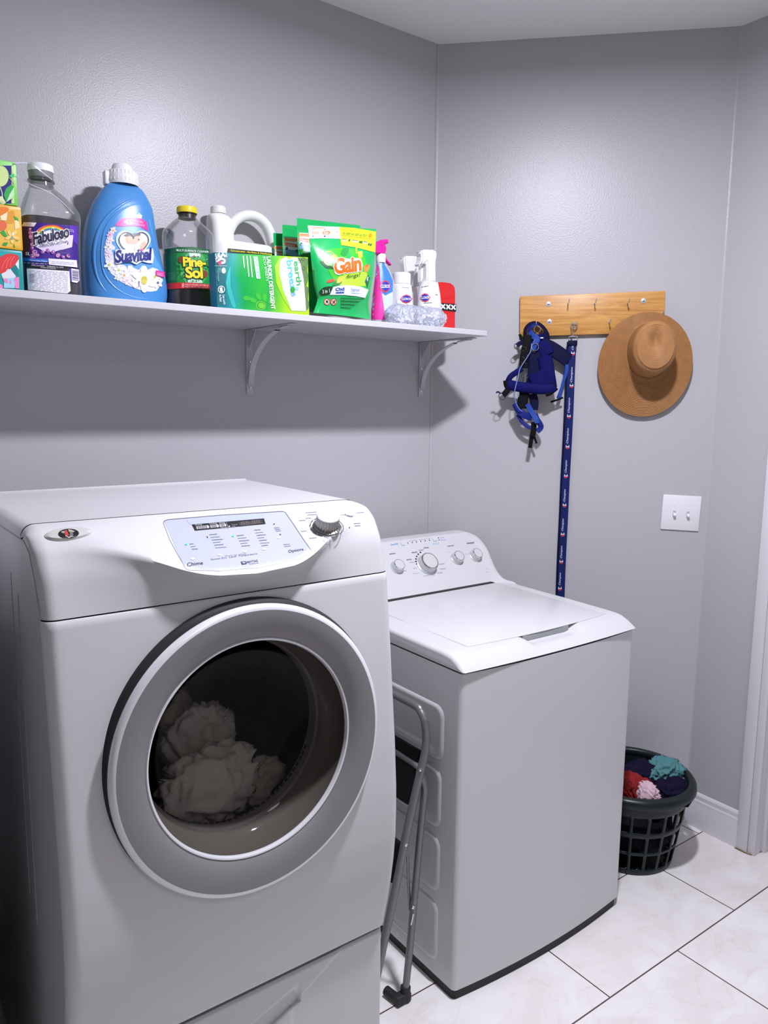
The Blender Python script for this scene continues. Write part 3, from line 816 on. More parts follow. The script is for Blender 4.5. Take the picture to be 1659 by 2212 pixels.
xs = [WX0 + .022 * (1 - math.cos(math.pi / 2 * i / 6)) for i in range(7)]
xs = xs + [WX0 + .022 + (WX1 - WX0 - .044) * i / 60 for i in range(1, 60)] + [WX1 - (x - WX0) for x in reversed(xs)]
bm = B(); add_rings(bm, [bs_sec(x) for x in xs], True, True, True); bmesh.ops.recalc_face_normals(bm, faces=bm.faces)
art = Art(bm, .0004)
splash = obj('backsplash', bm, WHITE, washer, angle=45)
bm = B(); add_box(bm, WX0 + .006, WX1 - .06, -.335, -.300, .930, .9395); obj('backsplash_gap', bm, DARK, washer)
for i in range(6): art.ell(881 + i * 9.3, 1173 - i * 1.15, 1.0, 1.3, INKD, 2)
art.text('PowerFlow', (844.5, 1179), (861, 1176.2), (844, 1174.8), '#5f9fe0', 2, .01)
for x, y, w in ((883, 1168.5, 18), (905, 1166, 16), (924, 1163.5, 5)): art.line([(x, y), (x + w, y - w * .11)], 1.6, '#b7bacb', 2)
art.ell(947, 1162, .9, 1.2, INKD, 2); art.ell(948, 1166.5, .9, 1.2, INKD, 2)
for x, y, w, c in ((950, 1161.5, 9, '#b7bacb'), (951, 1167, 12, '#b9b3e8'), (934, 1175, 14, '#a9c6e8'), (841, 1197, 13, '#80838f'), (966, 1180, 14, '#90939f'), (1008, 1174, 16, '#70737f'), (915, 1184, 11, '#80838f'), (889, 1194, 12, '#80838f'), (878, 1209.5, 11, '#80838f'), (905, 1189, 10, '#a0a3af'), (885, 1215, 10, '#b0b3bf'), (948, 1219, 12, '#a9acb8'), (950, 1229.5, 12, '#a9acb8'), (944, 1238, 12, '#a9acb8'), (915, 1244, 24, '#b5b8c4'), (891, 1239, 16, '#c0c3cf'), (893, 1228, 8, '#b5b8c4'), (965, 1193, 10, '#c8cbd6'), (1003, 1196, 12, '#c8cbd6'), (872, 1233, 6, '#b5b8c4')):
    art.line([(x, y), (x + w, y - w * .12)], 2.2, c, 2)
art.ering(1053, 1232, 4, 4, .8, '#c3c5d2', 2)
for k in range(9):
    a = math.radians(128 + k * 15); art.ell(924 + 26 * math.cos(a), 1210 - 21 * math.sin(a), 1.9, 1.5, '#2a2b33', 2, -a)
art.build('printed_panel', splash)
WB = art.bvh
def dial(px, py, R, h, name='dial_knob'):
    c, n_ = surf_at(WB, px, py)
    k_ = obj(name, lathe([(R * 1.12, -.0005), (R * 1.12, .003), (R * 1.02, .0045), (R, .010), (R * .93, h - .002)], c, 40, n_), mat('knob_silver', (.62, .63, .65), .28, .35), splash)
    obj('knob_rim', lathe([(R * .93, h - .002), (R * .95, h), (R * .88, h + .0022), (R * .82, h + .0022)], c, 40, n_), CHROME, k_)
    obj('knob_cap', lathe([(R * .83, h + .0018), (R * .5, h + .0026), (0, h + .0028)], c, 40, n_), WHITE2, k_)
dial(857, 1226, .0215, .020); dial(921, 1220, .034, .026); dial(986, 1207, .0215, .020); dial(1026, 1201, .0215, .020)
for px_, py_ in ((869.5, 1174), (938, 1165)):
    c, n_ = surf_at(WB, px_, py_); obj('push_button', lathe([(.0095, -.001), (.0095, .002), (.008, .0034), (0, .0038)], c, 28, n_), mat('button_grey', (.60, .60, .63), .35), splash)

# ================================================================== folded step stool between the machines
GREY = mat('stool_tube', (.20, .20, .205), .38, .6)
stool = thing('folding_step_stool', (1.60, -.60, 0), 'grey tube step stool folded flat between the dryer and the washer', 'step stool')
yA, yB = -.80, -.42
def tubepts(px_pts, y): return [onY(a, b, y) for a, b in px_pts]
f1 = tubepts([(918, 1562), (921, 1592), (917, 1630), (907, 1672), (890, 1745), (872, 1830), (855, 1915), (838, 1995)], yA)
bot = f1[-1] + (f1[-1] - f1[-2]).normalized() * .25
bot = f1[-1] + (f1[-1] - f1[-2]) * ((f1[-1].z - .02) / (f1[-2].z - f1[-1].z))
f1 = f1 + [bot]
def far(pts): return [Vector((p.x, yB, p.z)) for p in pts]
topx = f1[0].x; topz = f1[0].z
arch = [Vector((topx - .001, yA + .004, topz + .012)), Vector((topx - .002, yA + .016, topz + .026)), Vector((topx - .002, yA + .04, topz + .034)), Vector((topx - .002, (yA + yB) / 2, topz + .034)), Vector((topx - .002, yB - .04, topz + .034)), Vector((topx - .002, yB - .016, topz + .026)), Vector((topx - .001, yB - .004, topz + .012))]
path = list(reversed(f1)) + arch + far(f1)
bm = B(); add_tube(bm, smooth_path(path, 4), .0105, 14); obj('handle_frame', bm, GREY, stool, angle=60)
f2 = tubepts([(905, 1668), (914, 1685), (917, 1712), (912, 1760), (905, 1830), (896, 1930), (886, 2040), (876, 2140)], yA + .012)
path2 = list(reversed(f2))
bm = B(); mid_ = [Vector((f2[0].x, yA + .03, f2[0].z + .016)), Vector((f2[0].x, yB - .03, f2[0].z + .016))]
add_tube(bm, smooth_path(path2 + mid_ + [Vector((p.x, yB - .012, p.z)) for p in f2], 4), .0095, 14)
obj('rear_frame', bm, GREY, stool, angle=60)
def tread(i0, i1):
    c = [Vector((f1[i0].lerp(f1[i1], t).x + .004, (yA + yB) / 2, f1[i0].lerp(f1[i1], t).z)) for t in (0, .33, .66, 1)]
    bm = B(); add_ribbon(bm, c, abs(yB - yA) - .03, .016, (-1, 0, .2), pw=8, seg=20); obj('step_tread', bm, mat('tread_black', (.006, .006, .006), .7, spec=.15), stool, angle=40)
tread(2, 4); tread(5, 6)
bm = B(); add_ribbon(bm, tubepts([(881, 1850), (882, 1905), (886, 1965)], yA + .02), .008, .004, (0, -1, 0)); obj('brace', bm, GREY, stool)
for a, b in ((908, 1663), (877, 1825), (892, 1960)):
    c = onY(a, b, yA - .0085); obj('rivet', lathe([(.0045, 0), (.004, .002), (0, .003)], c, 16, Vector((0, -1, 0))), CHROME, stool)
ft = f2[-1]
bm = B(); add_tube(bm, [Vector((ft.x, ft.y, ft.z + .012)), Vector((ft.x - .001, ft.y, .004))], .0135, 14); add_box(bm, ft.x - .035, ft.x + .012, ft.y - .012, ft.y + .012, .002, .028, .004)
p = onZ(866, 2164, .014)
add_tube(bm, [Vector((ft.x - .03, ft.y + .045, .014)), Vector((p.x, p.y, .014))], .0125, 12)
obj('rubber_foot', bm, RUBBER, stool)
bm = B(); add_tube(bm, [Vector((ft.x, yB - .012, ft.z + .012)), Vector((ft.x, yB - .012, .004))], .0135, 14); obj('rubber_foot', bm, RUBBER, stool)
for y_ in (yA, yB):
    bm = B(); add_tube(bm, [Vector((bot.x + .003, y_, .03)), Vector((bot.x, y_, .003))], .0135, 14); obj('rubber_foot', bm, RUBBER, stool)
bm = B(); q = onY(891, 1985, yA - .0005); add_ribbon(bm, [onY(893, 1975, yA - .0005), q, onY(888, 1998, yA - .0005)], .004, .0015, (0, -1, 0)); obj('paint_scuff', bm, ink('#e8e8ea'), stool)
# ================================================================== wall shelf
SHELFW = mat('shelf_paint', (0.53, 0.525, 0.55), 0.4, bump=.1, bscale=60)
shelf = thing('wall_shelf', (1.5, -.17, ZS0), 'long grey-white wall shelf on two curved brackets, crowded with cleaning products', 'shelf')
bm = B(); add_box(bm, XL + .004, XSE, YSF, -.0015, ZS0, ZS1, .0015, 1); obj('board', bm, SHELFW, shelf, angle=30)
def bracket(x, zb):
    br = B(); H = ZS0 - zb; D_ = .262
    add_box(br, x - .011, x + .011, -.0045, -.0015, zb, ZS0 - .0005, .001, 1)
    add_box(br, x - .011, x + .011, -D_ - .02, -.0015, ZS0 - .0040, ZS0 - .0005, .001, 1)
    pts = []
    for i in range(21):
        a = math.pi / 2 * i / 20
        pts.append(Vector((x, -.012 - (D_ - .012) * (1 - math.cos(a)), zb + .03 + (H - .036) * math.sin(a))))
    add_ribbon(br, pts, .019, .0035, (0, -1, .2), pw=6)
    web = [Vector((x - .0012, -.003, ZS0 - .003)), Vector((x - .0012, -.003, ZS0 - .06)), Vector((x - .0012, -.05, ZS0 - .003))]
    add_prism(br, web, (.0024, 0, 0))
    o = obj('bracket', br, SHELFW, shelf, angle=40)
    for z in (zb + .02, zb + .1):
        obj('bracket_screw', lathe([(.004, 0), (.0035, .0015), (0, .002)], (x, -.0045, z), 14, Vector((0, -1, 0))), CHROME, o)
bracket(onY(912, 741, 0).x - .004, onY(913, 857, 0).z); bracket(onY(537, 712, 0).x, onY(543, 852, 0).z)

# ================================================================== things on the shelf
def prow(rows, yc, ratio=.8, bmax=.06, pw=2.2, z0=ZS1):
    out = []
    for r in rows:
        a = onY(r[1], r[0], yc); b = onY(r[2], r[0], yc); A = (b.x - a.x) / 2
        out.append([(a.z + b.z) / 2, (a.x + b.x) / 2, yc, A, min(A * ratio, bmax), r[3] if len(r) > 3 else pw])
    out.sort()
    if z0 is not None: out[0][0] = z0 + .0005
    return [tuple(r) for r in out]
def shrink(rows, k, zmin, ztop):
    o = [(max(r[0], zmin), r[1], r[2], r[3] * k, r[4] * k, r[5]) for r in rows if r[0] < ztop]
    nxt = [r for r in rows if r[0] >= ztop]
    if nxt and o:
        a, b = rows[len(o) - 1], nxt[0]; t = (ztop - a[0]) / (b[0] - a[0])
        o.append(tuple([ztop] + [(a[i] + (b[i] - a[i]) * t) * (k if i in (3, 4) else 1) for i in range(1, 6)]))
    return o
def dome(rows, edge=.004):
    """closes a loft with a small rounded edge at bottom and top"""
    a, b = rows[0], rows[-1]
    lo_ = [(a[0], a[1], a[2], max(a[3] - edge, .001), max(a[4] - edge, .001), a[5]), (a[0] + edge * .3, a[1], a[2], a[3] - edge * .3, a[4] - edge * .3, a[5])]
    return lo_ + [(a[0] + edge,) + tuple(a[1:])] + list(rows[1:])
# --- three patterned cardboard boxes
bx1 = onY(41, 447, -.262).x
def pbox(name, z0, z1, base, label, art_fn, dx=0.0):
    t = thing(name, (bx1 - .05, -.215, z0), label, 'box', 'fruit-patterned boxes stacked at the shelf end')
    bm = B(); add_box(bm, bx1 - .10 + dx, bx1 + dx, -.262, -.168, z0, z1, .0025, 2)
    a = Art(bm, .0004, 9, (0, 340), 7.374)
    o = obj('carton', bm, ink(base, .4), t, angle=30)
    art_fn(a); a.build('printed_pattern', o)
def art_green(a):
    a.poly([(-300, 130), (75, 132), (222, 130), (226, 735), (-300, 735)], '#241a78', 1)
    a.poly([(180, 140), (222, 132), (226, 735), (180, 730), (215, 640), (222, 400)], '#cfe88e', 2)
    a.ell(10, 300, 128, 165, '#c9dd90', 2); a.ell(-200, 420, 120, 160, '#c9dd90', 2)
    a.poly([(140, 300), (180, 270), (228, 262), (224, 320), (180, 318)], '#3cc76a', 3)
    a.poly([(60, 600), (90, 500), (185, 430), (222, 470), (215, 560), (150, 620), (100, 715)], '#2fa64a', 3)
    a.poly([(100, 715), (150, 590), (222, 475), (222, 600), (180, 660)], '#bfe6b4', 4)
    a.line([(0, 470), (30, 560), (40, 640)], 14, '#c9dd90', 3); a.line([(145, 320), (200, 390), (225, 430)], 10, '#b7cf83', 4)
    a.poly([(-60, 640), (30, 620), (95, 720), (60, 740), (-60, 740)], '#d9e6a8', 4)
def art_orange(a):
    a.poly([(-300, 800), (322, 832), (335, 1478), (-300, 1450)], '#e8b84c', 1)
    a.poly([(-100, 790), (130, 800), (100, 900), (0, 960), (-100, 960)], '#e57f2a', 2, 3)
    a.poly([(110, 880), (215, 850), (232, 1000), (170, 1060), (100, 1020)], '#dd9a35', 2, 3)
    a.poly([(0, 940), (120, 870), (100, 1010), (20, 1000)], '#f3e3b8', 3); a.poly([(225, 1020), (290, 980), (318, 1120), (240, 1150)], '#f6dfa0', 3)
    a.ell(30, 1085, 80, 82, '#de6a45', 3)
    a.poly([(0, 1190), (60, 1160), (130, 1275), (60, 1260)], '#2fa53c', 4); a.poly([(215, 930), (285, 970), (295, 1020), (240, 990)], '#2fae3f', 4)
    a.poly([(30, 1400), (60, 1355), (130, 1360), (100, 1410)], '#2f9e35', 4); a.poly([(215, 1370), (245, 1440), (215, 1425)], '#2f9e35', 4); a.poly([(235, 1325), (300, 1318), (280, 1335)], '#2f9e35', 4)
    for k in range(5):
        t = k * 1.257 + .3; a.ell(190 + 60 * math.cos(t), 1260 + 60 * math.sin(t), 55, 26, '#f3cf74', 4, t)
    a.ell(190, 1290, 22, 26, '#8f9f86', 5); a.ell(205, 1220, 14, 30, '#fbf3df', 5)
def art_teal(a):
    a.poly([(-300, 1490), (335, 1520), (350, 2090), (-300, 2075)], '#17938f', 1)
    a.poly([(-300, 1500), (330, 1522), (332, 1600), (-300, 1570)], '#12a3a6', 2)
    a.poly([(0, 1590), (120, 1535), (280, 1560), (285, 1640), (180, 1760), (0, 1850), (-60, 1700)], '#d8373c', 3, 3)
    for k in range(3): a.line([(20 + 70 * k, 1790 - 20 * k), (60 + 60 * k, 1680 - 20 * k), (130 + 50 * k, 1590 - 10 * k)], 7, '#f08a76', 4)
    a.poly([(20, 1860), (150, 1760), (250, 1890), (240, 1920), (130, 1960), (40, 1920)], '#d9d9de', 3)
    a.poly([(240, 1700), (298, 1620), (300, 1790)], '#dfe6e8', 3); a.poly([(170, 1800), (300, 1900), (260, 1700), (210, 1720)], '#0e7a7c', 2)
    a.poly([(60, 1930), (240, 1920), (230, 2085), (60, 2080)], '#9ccbe0', 4); a.poly([(215, 1930), (300, 1900), (305, 2090), (240, 2085)], '#e884b8', 4)
    a.poly([(40, 1930), (110, 1935), (130, 2000), (70, 1990)], '#e884b8', 5); a.ell(165, 1990, 14, 30, '#e884b8', 5); a.ell(0, 2060, 40, 40, '#e884b8', 5)
zA = onY(46, 541, -.262).z; zB = onY(43, 446, -.262).z; zC = onY(36, 351, -.262).z
pbox('carton_box', ZS1 + .0003, zA - .001, '#128f90', 'teal box with red fruit print, bottom of the stack at the left shelf end', art_teal, .002)
pbox('carton_box', zA, zB - .001, '#d9a520', 'yellow box with orange fruit print, middle of the stack at the left shelf end', art_orange, .004)
pbox('carton_box', zB, zC, '#7ac95a', 'lime green box with lemon print, top of the stack at the left shelf end', art_green, -.001)

CLEARP = clear_mat('clear_bottle', (.90, .90, .91), .06, .55, 1.45, .06, (.7, .7, .72))
# --- purple floor cleaner
yc = -.195
fab = thing('cleaner_bottle', (onY(110, 640, yc).x, yc, ZS1), 'clear bottle of dark purple cleaner with white cap, beside the patterned boxes', 'bottle')
rows = prow([(640, 50, 174), (560, 47, 171), (500, 45, 170), (468, 43, 171), (452, 46, 165), (438, 50, 154), (420, 57, 135), (407, 62, 118), (400, 64, 114)], yc, .72, .055, 3.0)
top = rows[-1]; rows = dome(rows, .008)
bm = loft(rows, 56, 4)
liqz = onY(110, 477, yc).z
a = Art(bm, .0006, 9, (0, 340), 7.374)
o = obj('bottle', bm, CLEARP, fab)
obj('liquid', loft(shrink(rows, .965, ZS1 + .002, liqz), 48, 3), mat('purple_cleaner', (.016, .006, .022), .25), o)
nc = Vector((top[1], yc, top[0]))
obj('neck', lathe([(.0275, -.004), (.0265, .004), (.0300, .006), (.0300, .010), (.0262, .012), (.0262, .020)], nc, 40), clear_mat('clear_neck', (.62, .61, .62), .08, .6, 1.5, .12, (.5, .5, .5)), fab)
capz = onY(88, 373, yc).z - top[0]; capt = onY(88, 357, yc).z - top[0]
obj('neck_band', lathe([(.0262, .014), (.0272, .016), (.0272, capz)], nc, 40), mat('neck_grey', (.22, .215, .225), .4), fab)  # plain grey band round the neck below the cap
obj('cap', lathe([(.0255, capz), (.0285, capz), (.0290, capz + .004), (.0282, capt - .002), (.0265, capt), (0, capt + .0005)], nc, 44), mat('cap_white', (.80, .80, .82), .4), fab)
a.poly([(352, 1040), (520, 1035), (800, 1055), (1230, 1090), (1238, 1680), (1240, 1760), (380, 1700)], '#3a1a86', 1)
a.poly([(352, 1040), (600, 1040), (500, 1200), (420, 1700), (380, 1700)], '#22104f', 2)
a.poly([(1100, 1080), (1228, 1092), (1232, 1400), (1140, 1300)], '#5a2bb0', 2)
a.poly([(355, 1098), (385, 1035), (585, 1042), (545, 1105)], '#e6e2ea', 3)
a.text('Nueva\nimagen', (430, 1092), (515, 1092), (428, 1050), '#3b2b5a', 4)
a.text('Aroma\nLavanda', (1085, 1180), (1172, 1195), (1095, 1138), '#e7dcf5', 3)
a.ell(815, 1290, 275, 215, '#ece8f4', 3)
for k, c in enumerate(('#d8342f', '#f0862a', '#f4cf3a', '#58b04a', '#3a6fc0')):
    a.ering(818, 1290, 258 - 17 * k, 205 - 15 * k, 19, c, 4 + .2 * k, 0, 205, 335)
a.poly([(560, 1420), (700, 1500), (1000, 1470), (1140, 1430), (1160, 1240), (1090, 1240), (1080, 1390)], '#d9cdee', 3.5)
rnd = random.Random(4)
for k in range(16):
    t = k / 15; x = 500 + 90 * t + rnd.uniform(-25, 25) if k < 8 else 520 + 560 * ((k - 8) / 7); y = 1150 + 420 * (k / 7) if k < 8 else 1540 + 50 * math.sin(k)
    a.ell(x, y, rnd.uniform(24, 44), rnd.uniform(22, 38), rnd.choice(['#b9609f', '#8f4f9e', '#c987b8', '#7a3f92']), 5, rnd.uniform(0, 3), 9)
    a.ell(x + 8, y - 6, 14, 12, rnd.choice(['#e0b3d6', '#6b2f86', '#d79bc8']), 6, 0, 8)
a.text('Fabuloso', (545, 1395), (1090, 1270), (535, 1215), '#ffffff', 7, .075, 0, .95)
a.text('Fabuloso', (545, 1395), (1090, 1270), (535, 1215), '#1c1a3e', 8, .035, 0, .95)
a.text('FRESCURA ACTIVA', (640, 1435), (1075, 1362), (634, 1395), '#2b2850', 8, .012)
a.text('5L', (430, 1562), (492, 1565), (430, 1515), '#f0eaf6', 7, .01); a.text('(5000 ml)', (500, 1566), (572, 1566), (500, 1545), '#e0d8ea', 7)
a.text('MAS\nFRAGANCIA', (915, 1535), (1105, 1540), (915, 1480), '#6b5a8a', 7)
a.poly([(385, 1605), (765, 1625), (770, 1680), (388, 1655)], '#2f63c4', 6)
a.text('Neutraliza Malos', (488, 1650), (748, 1672), (488, 1627), '#e8eefa', 7)
a.lines(400, 1675, 760, 1690, 1, '#cfc3e6', 7, .05, 3, 7)
a.poly([(765, 1615), (1200, 1640), (1212, 1755), (775, 1712)], '#e4e0ea', 8)
a.lines(810, 1650, 1160, 1700, 2, '#b6b0c2', 9, .06, 5, 7)
a.poly([(380, 1690), (1240, 1770), (1240, 1800), (400, 1760)], '#2a1466', 1.5)
a.poly([(400, 1750), (470, 1750), (470, 2100), (430, 2100)], '#1c0f45', 2)
a.poly([(445, 1700), (1085, 1760), (1110, 2130), (1060, 2172), (470, 2115)], '#e6e4ea', 9)
a.poly([(445, 1700), (1085, 1760), (1088, 1815), (450, 1770)], '#17131f', 10)
a.text('PRECAUCION     CUIDADO AL USAR', (520, 1735), (1000, 1770), (520, 1712), '#d8d4dc', 11); a.text('MODO DE EMPLEO', (650, 1768), (880, 1785), (650, 1750), '#d8d4dc', 11)
a.lines(490, 1800, 1070, 2130, 15, '#b3afbb', 10, .05, 9, 6); a.lines(490, 1860, 560, 2000, 6, '#6f6b78', 10.5, .05, 3, 8)
a.poly([(1085, 1770), (1120, 1775), (1135, 1980), (1105, 1985)], '#5b35a8', 3)
a.poly([(1125, 1770), (1240, 1790), (1250, 1960), (1215, 2000), (1135, 1985)], '#e2def0', 5)
for k in range(11): a.line([(1140, 1800 + k * 15), (1235, 1812 + k * 15)], 5 + (k % 3) * 2, '#4d4a63', 6)
a.build('label', o)
# --- blue fabric softener
yc = -.105
soft = thing('softener_bottle', (onY(268, 645, yc).x, yc, ZS1), 'large blue fabric softener bottle with a white cap and flower label', 'bottle')
rows = prow([(652, 188, 352), (640, 182, 357), (618, 180, 357), (590, 178, 353), (560, 178, 346), (530, 180, 339), (500, 184, 334), (470, 192, 330), (445, 202, 326), (425, 214, 317), (410, 225, 308), (402, 232, 299), (397, 238, 292)], yc, .62, .062, 2.5)
bm = loft(dome(rows, .010), 72, 5)
BLUE = mat('softener_blue', (.062, .255, .60), .32, coat=.2, var=.05, vscale=10)
a = Art(bm, .0005, 9, (220, 440), 10.057); sb = a.bvh
o = obj('bottle', bm, BLUE, soft)
def ridge(pts, r, name='grip_ridge', m=BLUE, w=1.0):
    q = []
    for p in [Vector((x, y, 0)) for x, y in [(p.x, p.y) for p in smooth_path([(x, y, 0) for x, y in pts], 8)]]:
        l, n_ = surf_at(sb, p.x, p.y)
        if l is not None: q.append(l - n_ * r * .45)
    b = B(); k = len(q); add_tube(b, q, [r * (.25 + .75 * math.sin(math.pi * i / (k - 1)) ** .6) for i in range(k)], 10); obj(name, b, m, o)
ridge([(318, 424), (285, 431), (255, 447), (230, 470), (212, 500), (203, 540), (205, 580), (216, 612), (238, 640)], .0052)
ridge([(328, 442), (300, 440), (272, 448), (246, 468), (228, 494), (220, 530), (220, 570), (230, 600), (255, 626), (290, 642), (335, 646)], .0036)
ridge([(322, 468), (328, 500), (336, 535), (345, 565), (352, 590)], .0042)
top = rows[-1]; nc = Vector((top[1], yc, top[0])); h1 = onY(262, 356, yc).z - top[0]; h0 = onY(262, 372, yc).z - top[0]
bm = lathe([(.039, -.006), (.0402, .0), (.0402, .012), (.0375, h0 - .002), (.036, h0), (.0285, h0 + .001), (.0250, h1 - .004), (.0225, h1 - .001), (0, h1)], nc, 52)
for k in range(26):
    t = 2 * math.pi * k / 26; add_tube(bm, [nc + Vector((.0404 * math.cos(t), .0404 * math.sin(t), .002)), nc + Vector((.0378 * math.cos(t), .0378 * math.sin(t), h0 - .002))], .0011, 5)
cp = obj('cap', bm, mat('cap_white', (.80, .80, .82), .4), soft)
bm = B(); q = onY(231, 384, yc); add_box(bm, q.x - .008, q.x + .006, yc - .012, yc + .012, q.z - .018, q.z + .016, .003); obj('cap_tab', bm, mat('cap_white', (.80, .80, .82), .4), cp)
# flower label
outl = [(395, 320), (660, 300), (860, 320), (970, 400), (1000, 600), (1060, 760), (1080, 960), (1180, 1200), (1330, 1480), (1330, 1600), (1300, 1720), (1190, 1890), (1060, 1915), (880, 1895), (600, 1790), (400, 1690), (200, 1520), (110, 1340), (60, 1130), (60, 940), (110, 740), (190, 580), (280, 480)]
a.poly(outl, '#5f9fe0', 1)
a.poly([(110, 1340), (60, 1130), (60, 940), (110, 740), (190, 580), (240, 510), (300, 520), (250, 640), (240, 800), (190, 860), (290, 940), (280, 1000), (210, 1010), (240, 1100), (300, 1300), (480, 1330), (560, 1400), (640, 1330), (690, 1400), (800, 1440), (880, 1340), (980, 1440), (1100, 1390), (1200, 1420), (1330, 1560), (1300, 1720), (1190, 1890), (1060, 1915), (880, 1895), (600, 1790), (400, 1690), (200, 1520)], '#e2e0ee', 2)
def flower(cx, cy, r, m, mc, n=5, rot=0.0, L=4):
    for k in range(n):
        t = rot + 2 * math.pi * k / n; a.ell(cx + r * .55 * math.cos(t), cy + r * .55 * math.sin(t), r * .55, r * .30, m, L + .3 * k, t, 12)
    a.ell(cx, cy, r * .24, r * .24, mc, L + 2, 0, 10)
flower(240, 590, 70, '#f1d9cf', '#e08a3c', 5, .2); flower(175, 680, 70, '#e7c3dc', '#d06fae', 5, .5); flower(185, 800, 80, '#ece0f0', '#e7c3dc', 5, .1)
flower(140, 940, 85, '#efe9f4', '#a9b84a', 5, .4); flower(150, 1080, 80, '#eadbea', '#e9c9de', 5, 0); flower(160, 1330, 110, '#f0eff6', '#cfcf4a', 5, .3)
flower(365, 1440, 110, '#f0eff6', '#cfcf4a', 5, .9); flower(480, 1555, 95, '#f0e4d8', '#d9a03c', 5, .2); flower(545, 1665, 95, '#efdcea', '#e6b7cf', 5, .6)
flower(330, 1600, 70, '#eceaf4', '#c9cf6a', 5, .1); flower(600, 1470, 120, '#eeedf6', '#e2e0ee', 5, .8); flower(720, 1720, 110, '#e6e3f2', '#d6d2e8', 5, .4)
flower(910, 1640, 270, '#f3f2f7', '#cdbb3c', 6, .5, 5); flower(1135, 1590, 120, '#f0eef5', '#c3c94c', 5, .2, 5); flower(1200, 1720, 110, '#e9e6f2', '#6a6a86', 5, .7, 5)
a.ell(910, 1700, 60, 55, '#d9c95a', 8); a.poly([(780, 1680), (815, 1690), (805, 1800), (790, 1800)], '#7d8a9c', 8)
a.poly([(660, 300), (690, 250), (790, 235), (800, 200), (870, 260), (860, 325)], '#d9e4f3', 2); a.ell(720, 270, 50, 28, '#efd3df', 3)
a.poly([(280, 475), (410, 325), (560, 312), (700, 305), (860, 325), (965, 400), (985, 500), (1000, 605), (940, 570), (830, 505), (690, 490), (520, 495), (380, 500)], '#e0339c', 3)
a.text('45', (482, 450), (655, 455), (482, 350), '#ffffff', 4, .03); a.text('Dias de\nFrescura', (670, 450), (920, 495), (670, 345), '#f7d5ea', 4)
def heart(cx, cy, sx, sy):
    o_ = []
    for i in range(48):
        t = 2 * math.pi * i / 48; o_.append((cx + sx * (16 * math.sin(t) ** 3) / 16, cy - sy * (13 * math.cos(t) - 5 * math.cos(2 * t) - 2 * math.cos(3 * t) - math.cos(4 * t)) / 16))
    return o_
a.poly(heart(675, 885, 375, 400), '#cfe0f4', 5)
hp = heart(680, 880, 312, 335)
a.poly(hp, '#e6e2e4', 6)
a.poly([(510, 710), (600, 690), (700, 700), (800, 690), (815, 790), (770, 860), (700, 880), (560, 870), (520, 800)], '#dfa98a', 7, 2)
a.poly([(460, 700), (540, 655), (620, 665), (670, 700), (760, 640), (830, 655), (820, 700), (740, 710), (680, 735), (600, 705), (540, 720)], '#33211c', 8)
a.poly([(820, 900), (900, 820), (960, 880), (930, 1000), (820, 1020)], '#e3b79d', 7, 2); a.poly([(700, 940), (810, 860), (820, 880), (760, 980), (700, 1030)], '#f0dfd8', 8)
a.poly([(540, 960), (600, 880), (660, 960), (660, 1030), (520, 1030)], '#efe8f0', 8); a.ell(790, 785, 14, 18, '#7a4a3a', 9)
a.line(hp[2:] + hp[:0], 16, '#1d1d5a', 10); a.line(hp[:3], 16, '#1d1d5a', 10)
a.poly([(290, 1010), (420, 1000), (760, 1040), (1000, 990), (1085, 1000), (1080, 1300), (860, 1260), (740, 1330), (640, 1280), (480, 1270), (300, 1310)], '#dfe9f6', 11, 2)
a.text('Suavitel', (300, 1285), (1050, 1225), (290, 1030), '#1f1c7c', 13, .035, .12, .93)
a.ell(845, 1018, 28, 26, '#e0339c', 14); a.line([(680, 1230), (735, 1282), (815, 1228)], 14, '#1d1d5a', 13)
a.poly([(1145, 1450), (1325, 1490), (1330, 1612), (1145, 1560)], '#e0339c', 11); a.lines(1165, 1490, 1290, 1560, 3, '#f6cfe6', 12, .2, 4, 9)
a.build('label', o)
# --- pine cleaner
yc = -.104
pine = thing('cleaner_bottle', (onY(410, 655, yc).x, yc, ZS1), 'clear bottle of brown cleaner with yellow cap and green label', 'bottle')
rows = prow([(664, 360, 465), (645, 358, 463), (600, 357, 461), (540, 355, 457), (520, 354, 456), (506, 355, 455), (496, 360, 449), (484, 370, 437), (475, 380, 427), (470, 385, 423)], yc, .8, .06, 2.6)
bm = loft(dome(rows, .008), 56, 4)
a = Art(bm, .0006, 9, (350, 440), 10.058)
o = obj('bottle', bm, CLEARP, pine)
obj('liquid', loft(shrink(rows, .965, ZS1 + .002, onY(405, 552, yc).z), 48, 3), mat('brown_cleaner', (.028, .006, .005), .2), o)
top = rows[-1]; nc = Vector((top[1], yc, top[0])); h0 = onY(404, 461, yc).z - top[0]; h1 = onY(404, 448.5, yc).z - top[0]
obj('neck', lathe([(.024, -.004), (.0235, .006), (.0262, .008), (.0262, h0)], nc, 40), mat('neck_brown', (.035, .022, .012), .3), pine)
obj('cap', lathe([(.025, h0 - .001), (.0278, h0 - .001), (.0282, h0 + .003), (.0276, h1 - .002), (.0255, h1), (0, h1 + .0004)], nc, 44), mat('cap_yellow', (.80, .62, .015), .4), pine)
a.poly([(50, 990), (330, 945), (650, 935), (1030, 1000), (1035, 1880), (700, 1850), (380, 1850), (120, 1870)], '#0f5a34', 1)
a.poly([(80, 1100), (350, 1075), (650, 1070), (1025, 1110), (1028, 1760), (700, 1725), (380, 1715), (130, 1740)], '#17883c', 2)
a.poly([(80, 1100), (330, 1080), (310, 1300), (340, 1710), (130, 1740)], '#0f6a38', 3)
a.poly([(560, 1070), (850, 1085), (940, 1250), (980, 1500), (880, 1725), (520, 1715), (400, 1500), (400, 1230)], '#39a84e', 3, 2)
a.poly([(580, 1075), (820, 1085), (830, 1160), (600, 1170)], '#cfe3cf', 4)
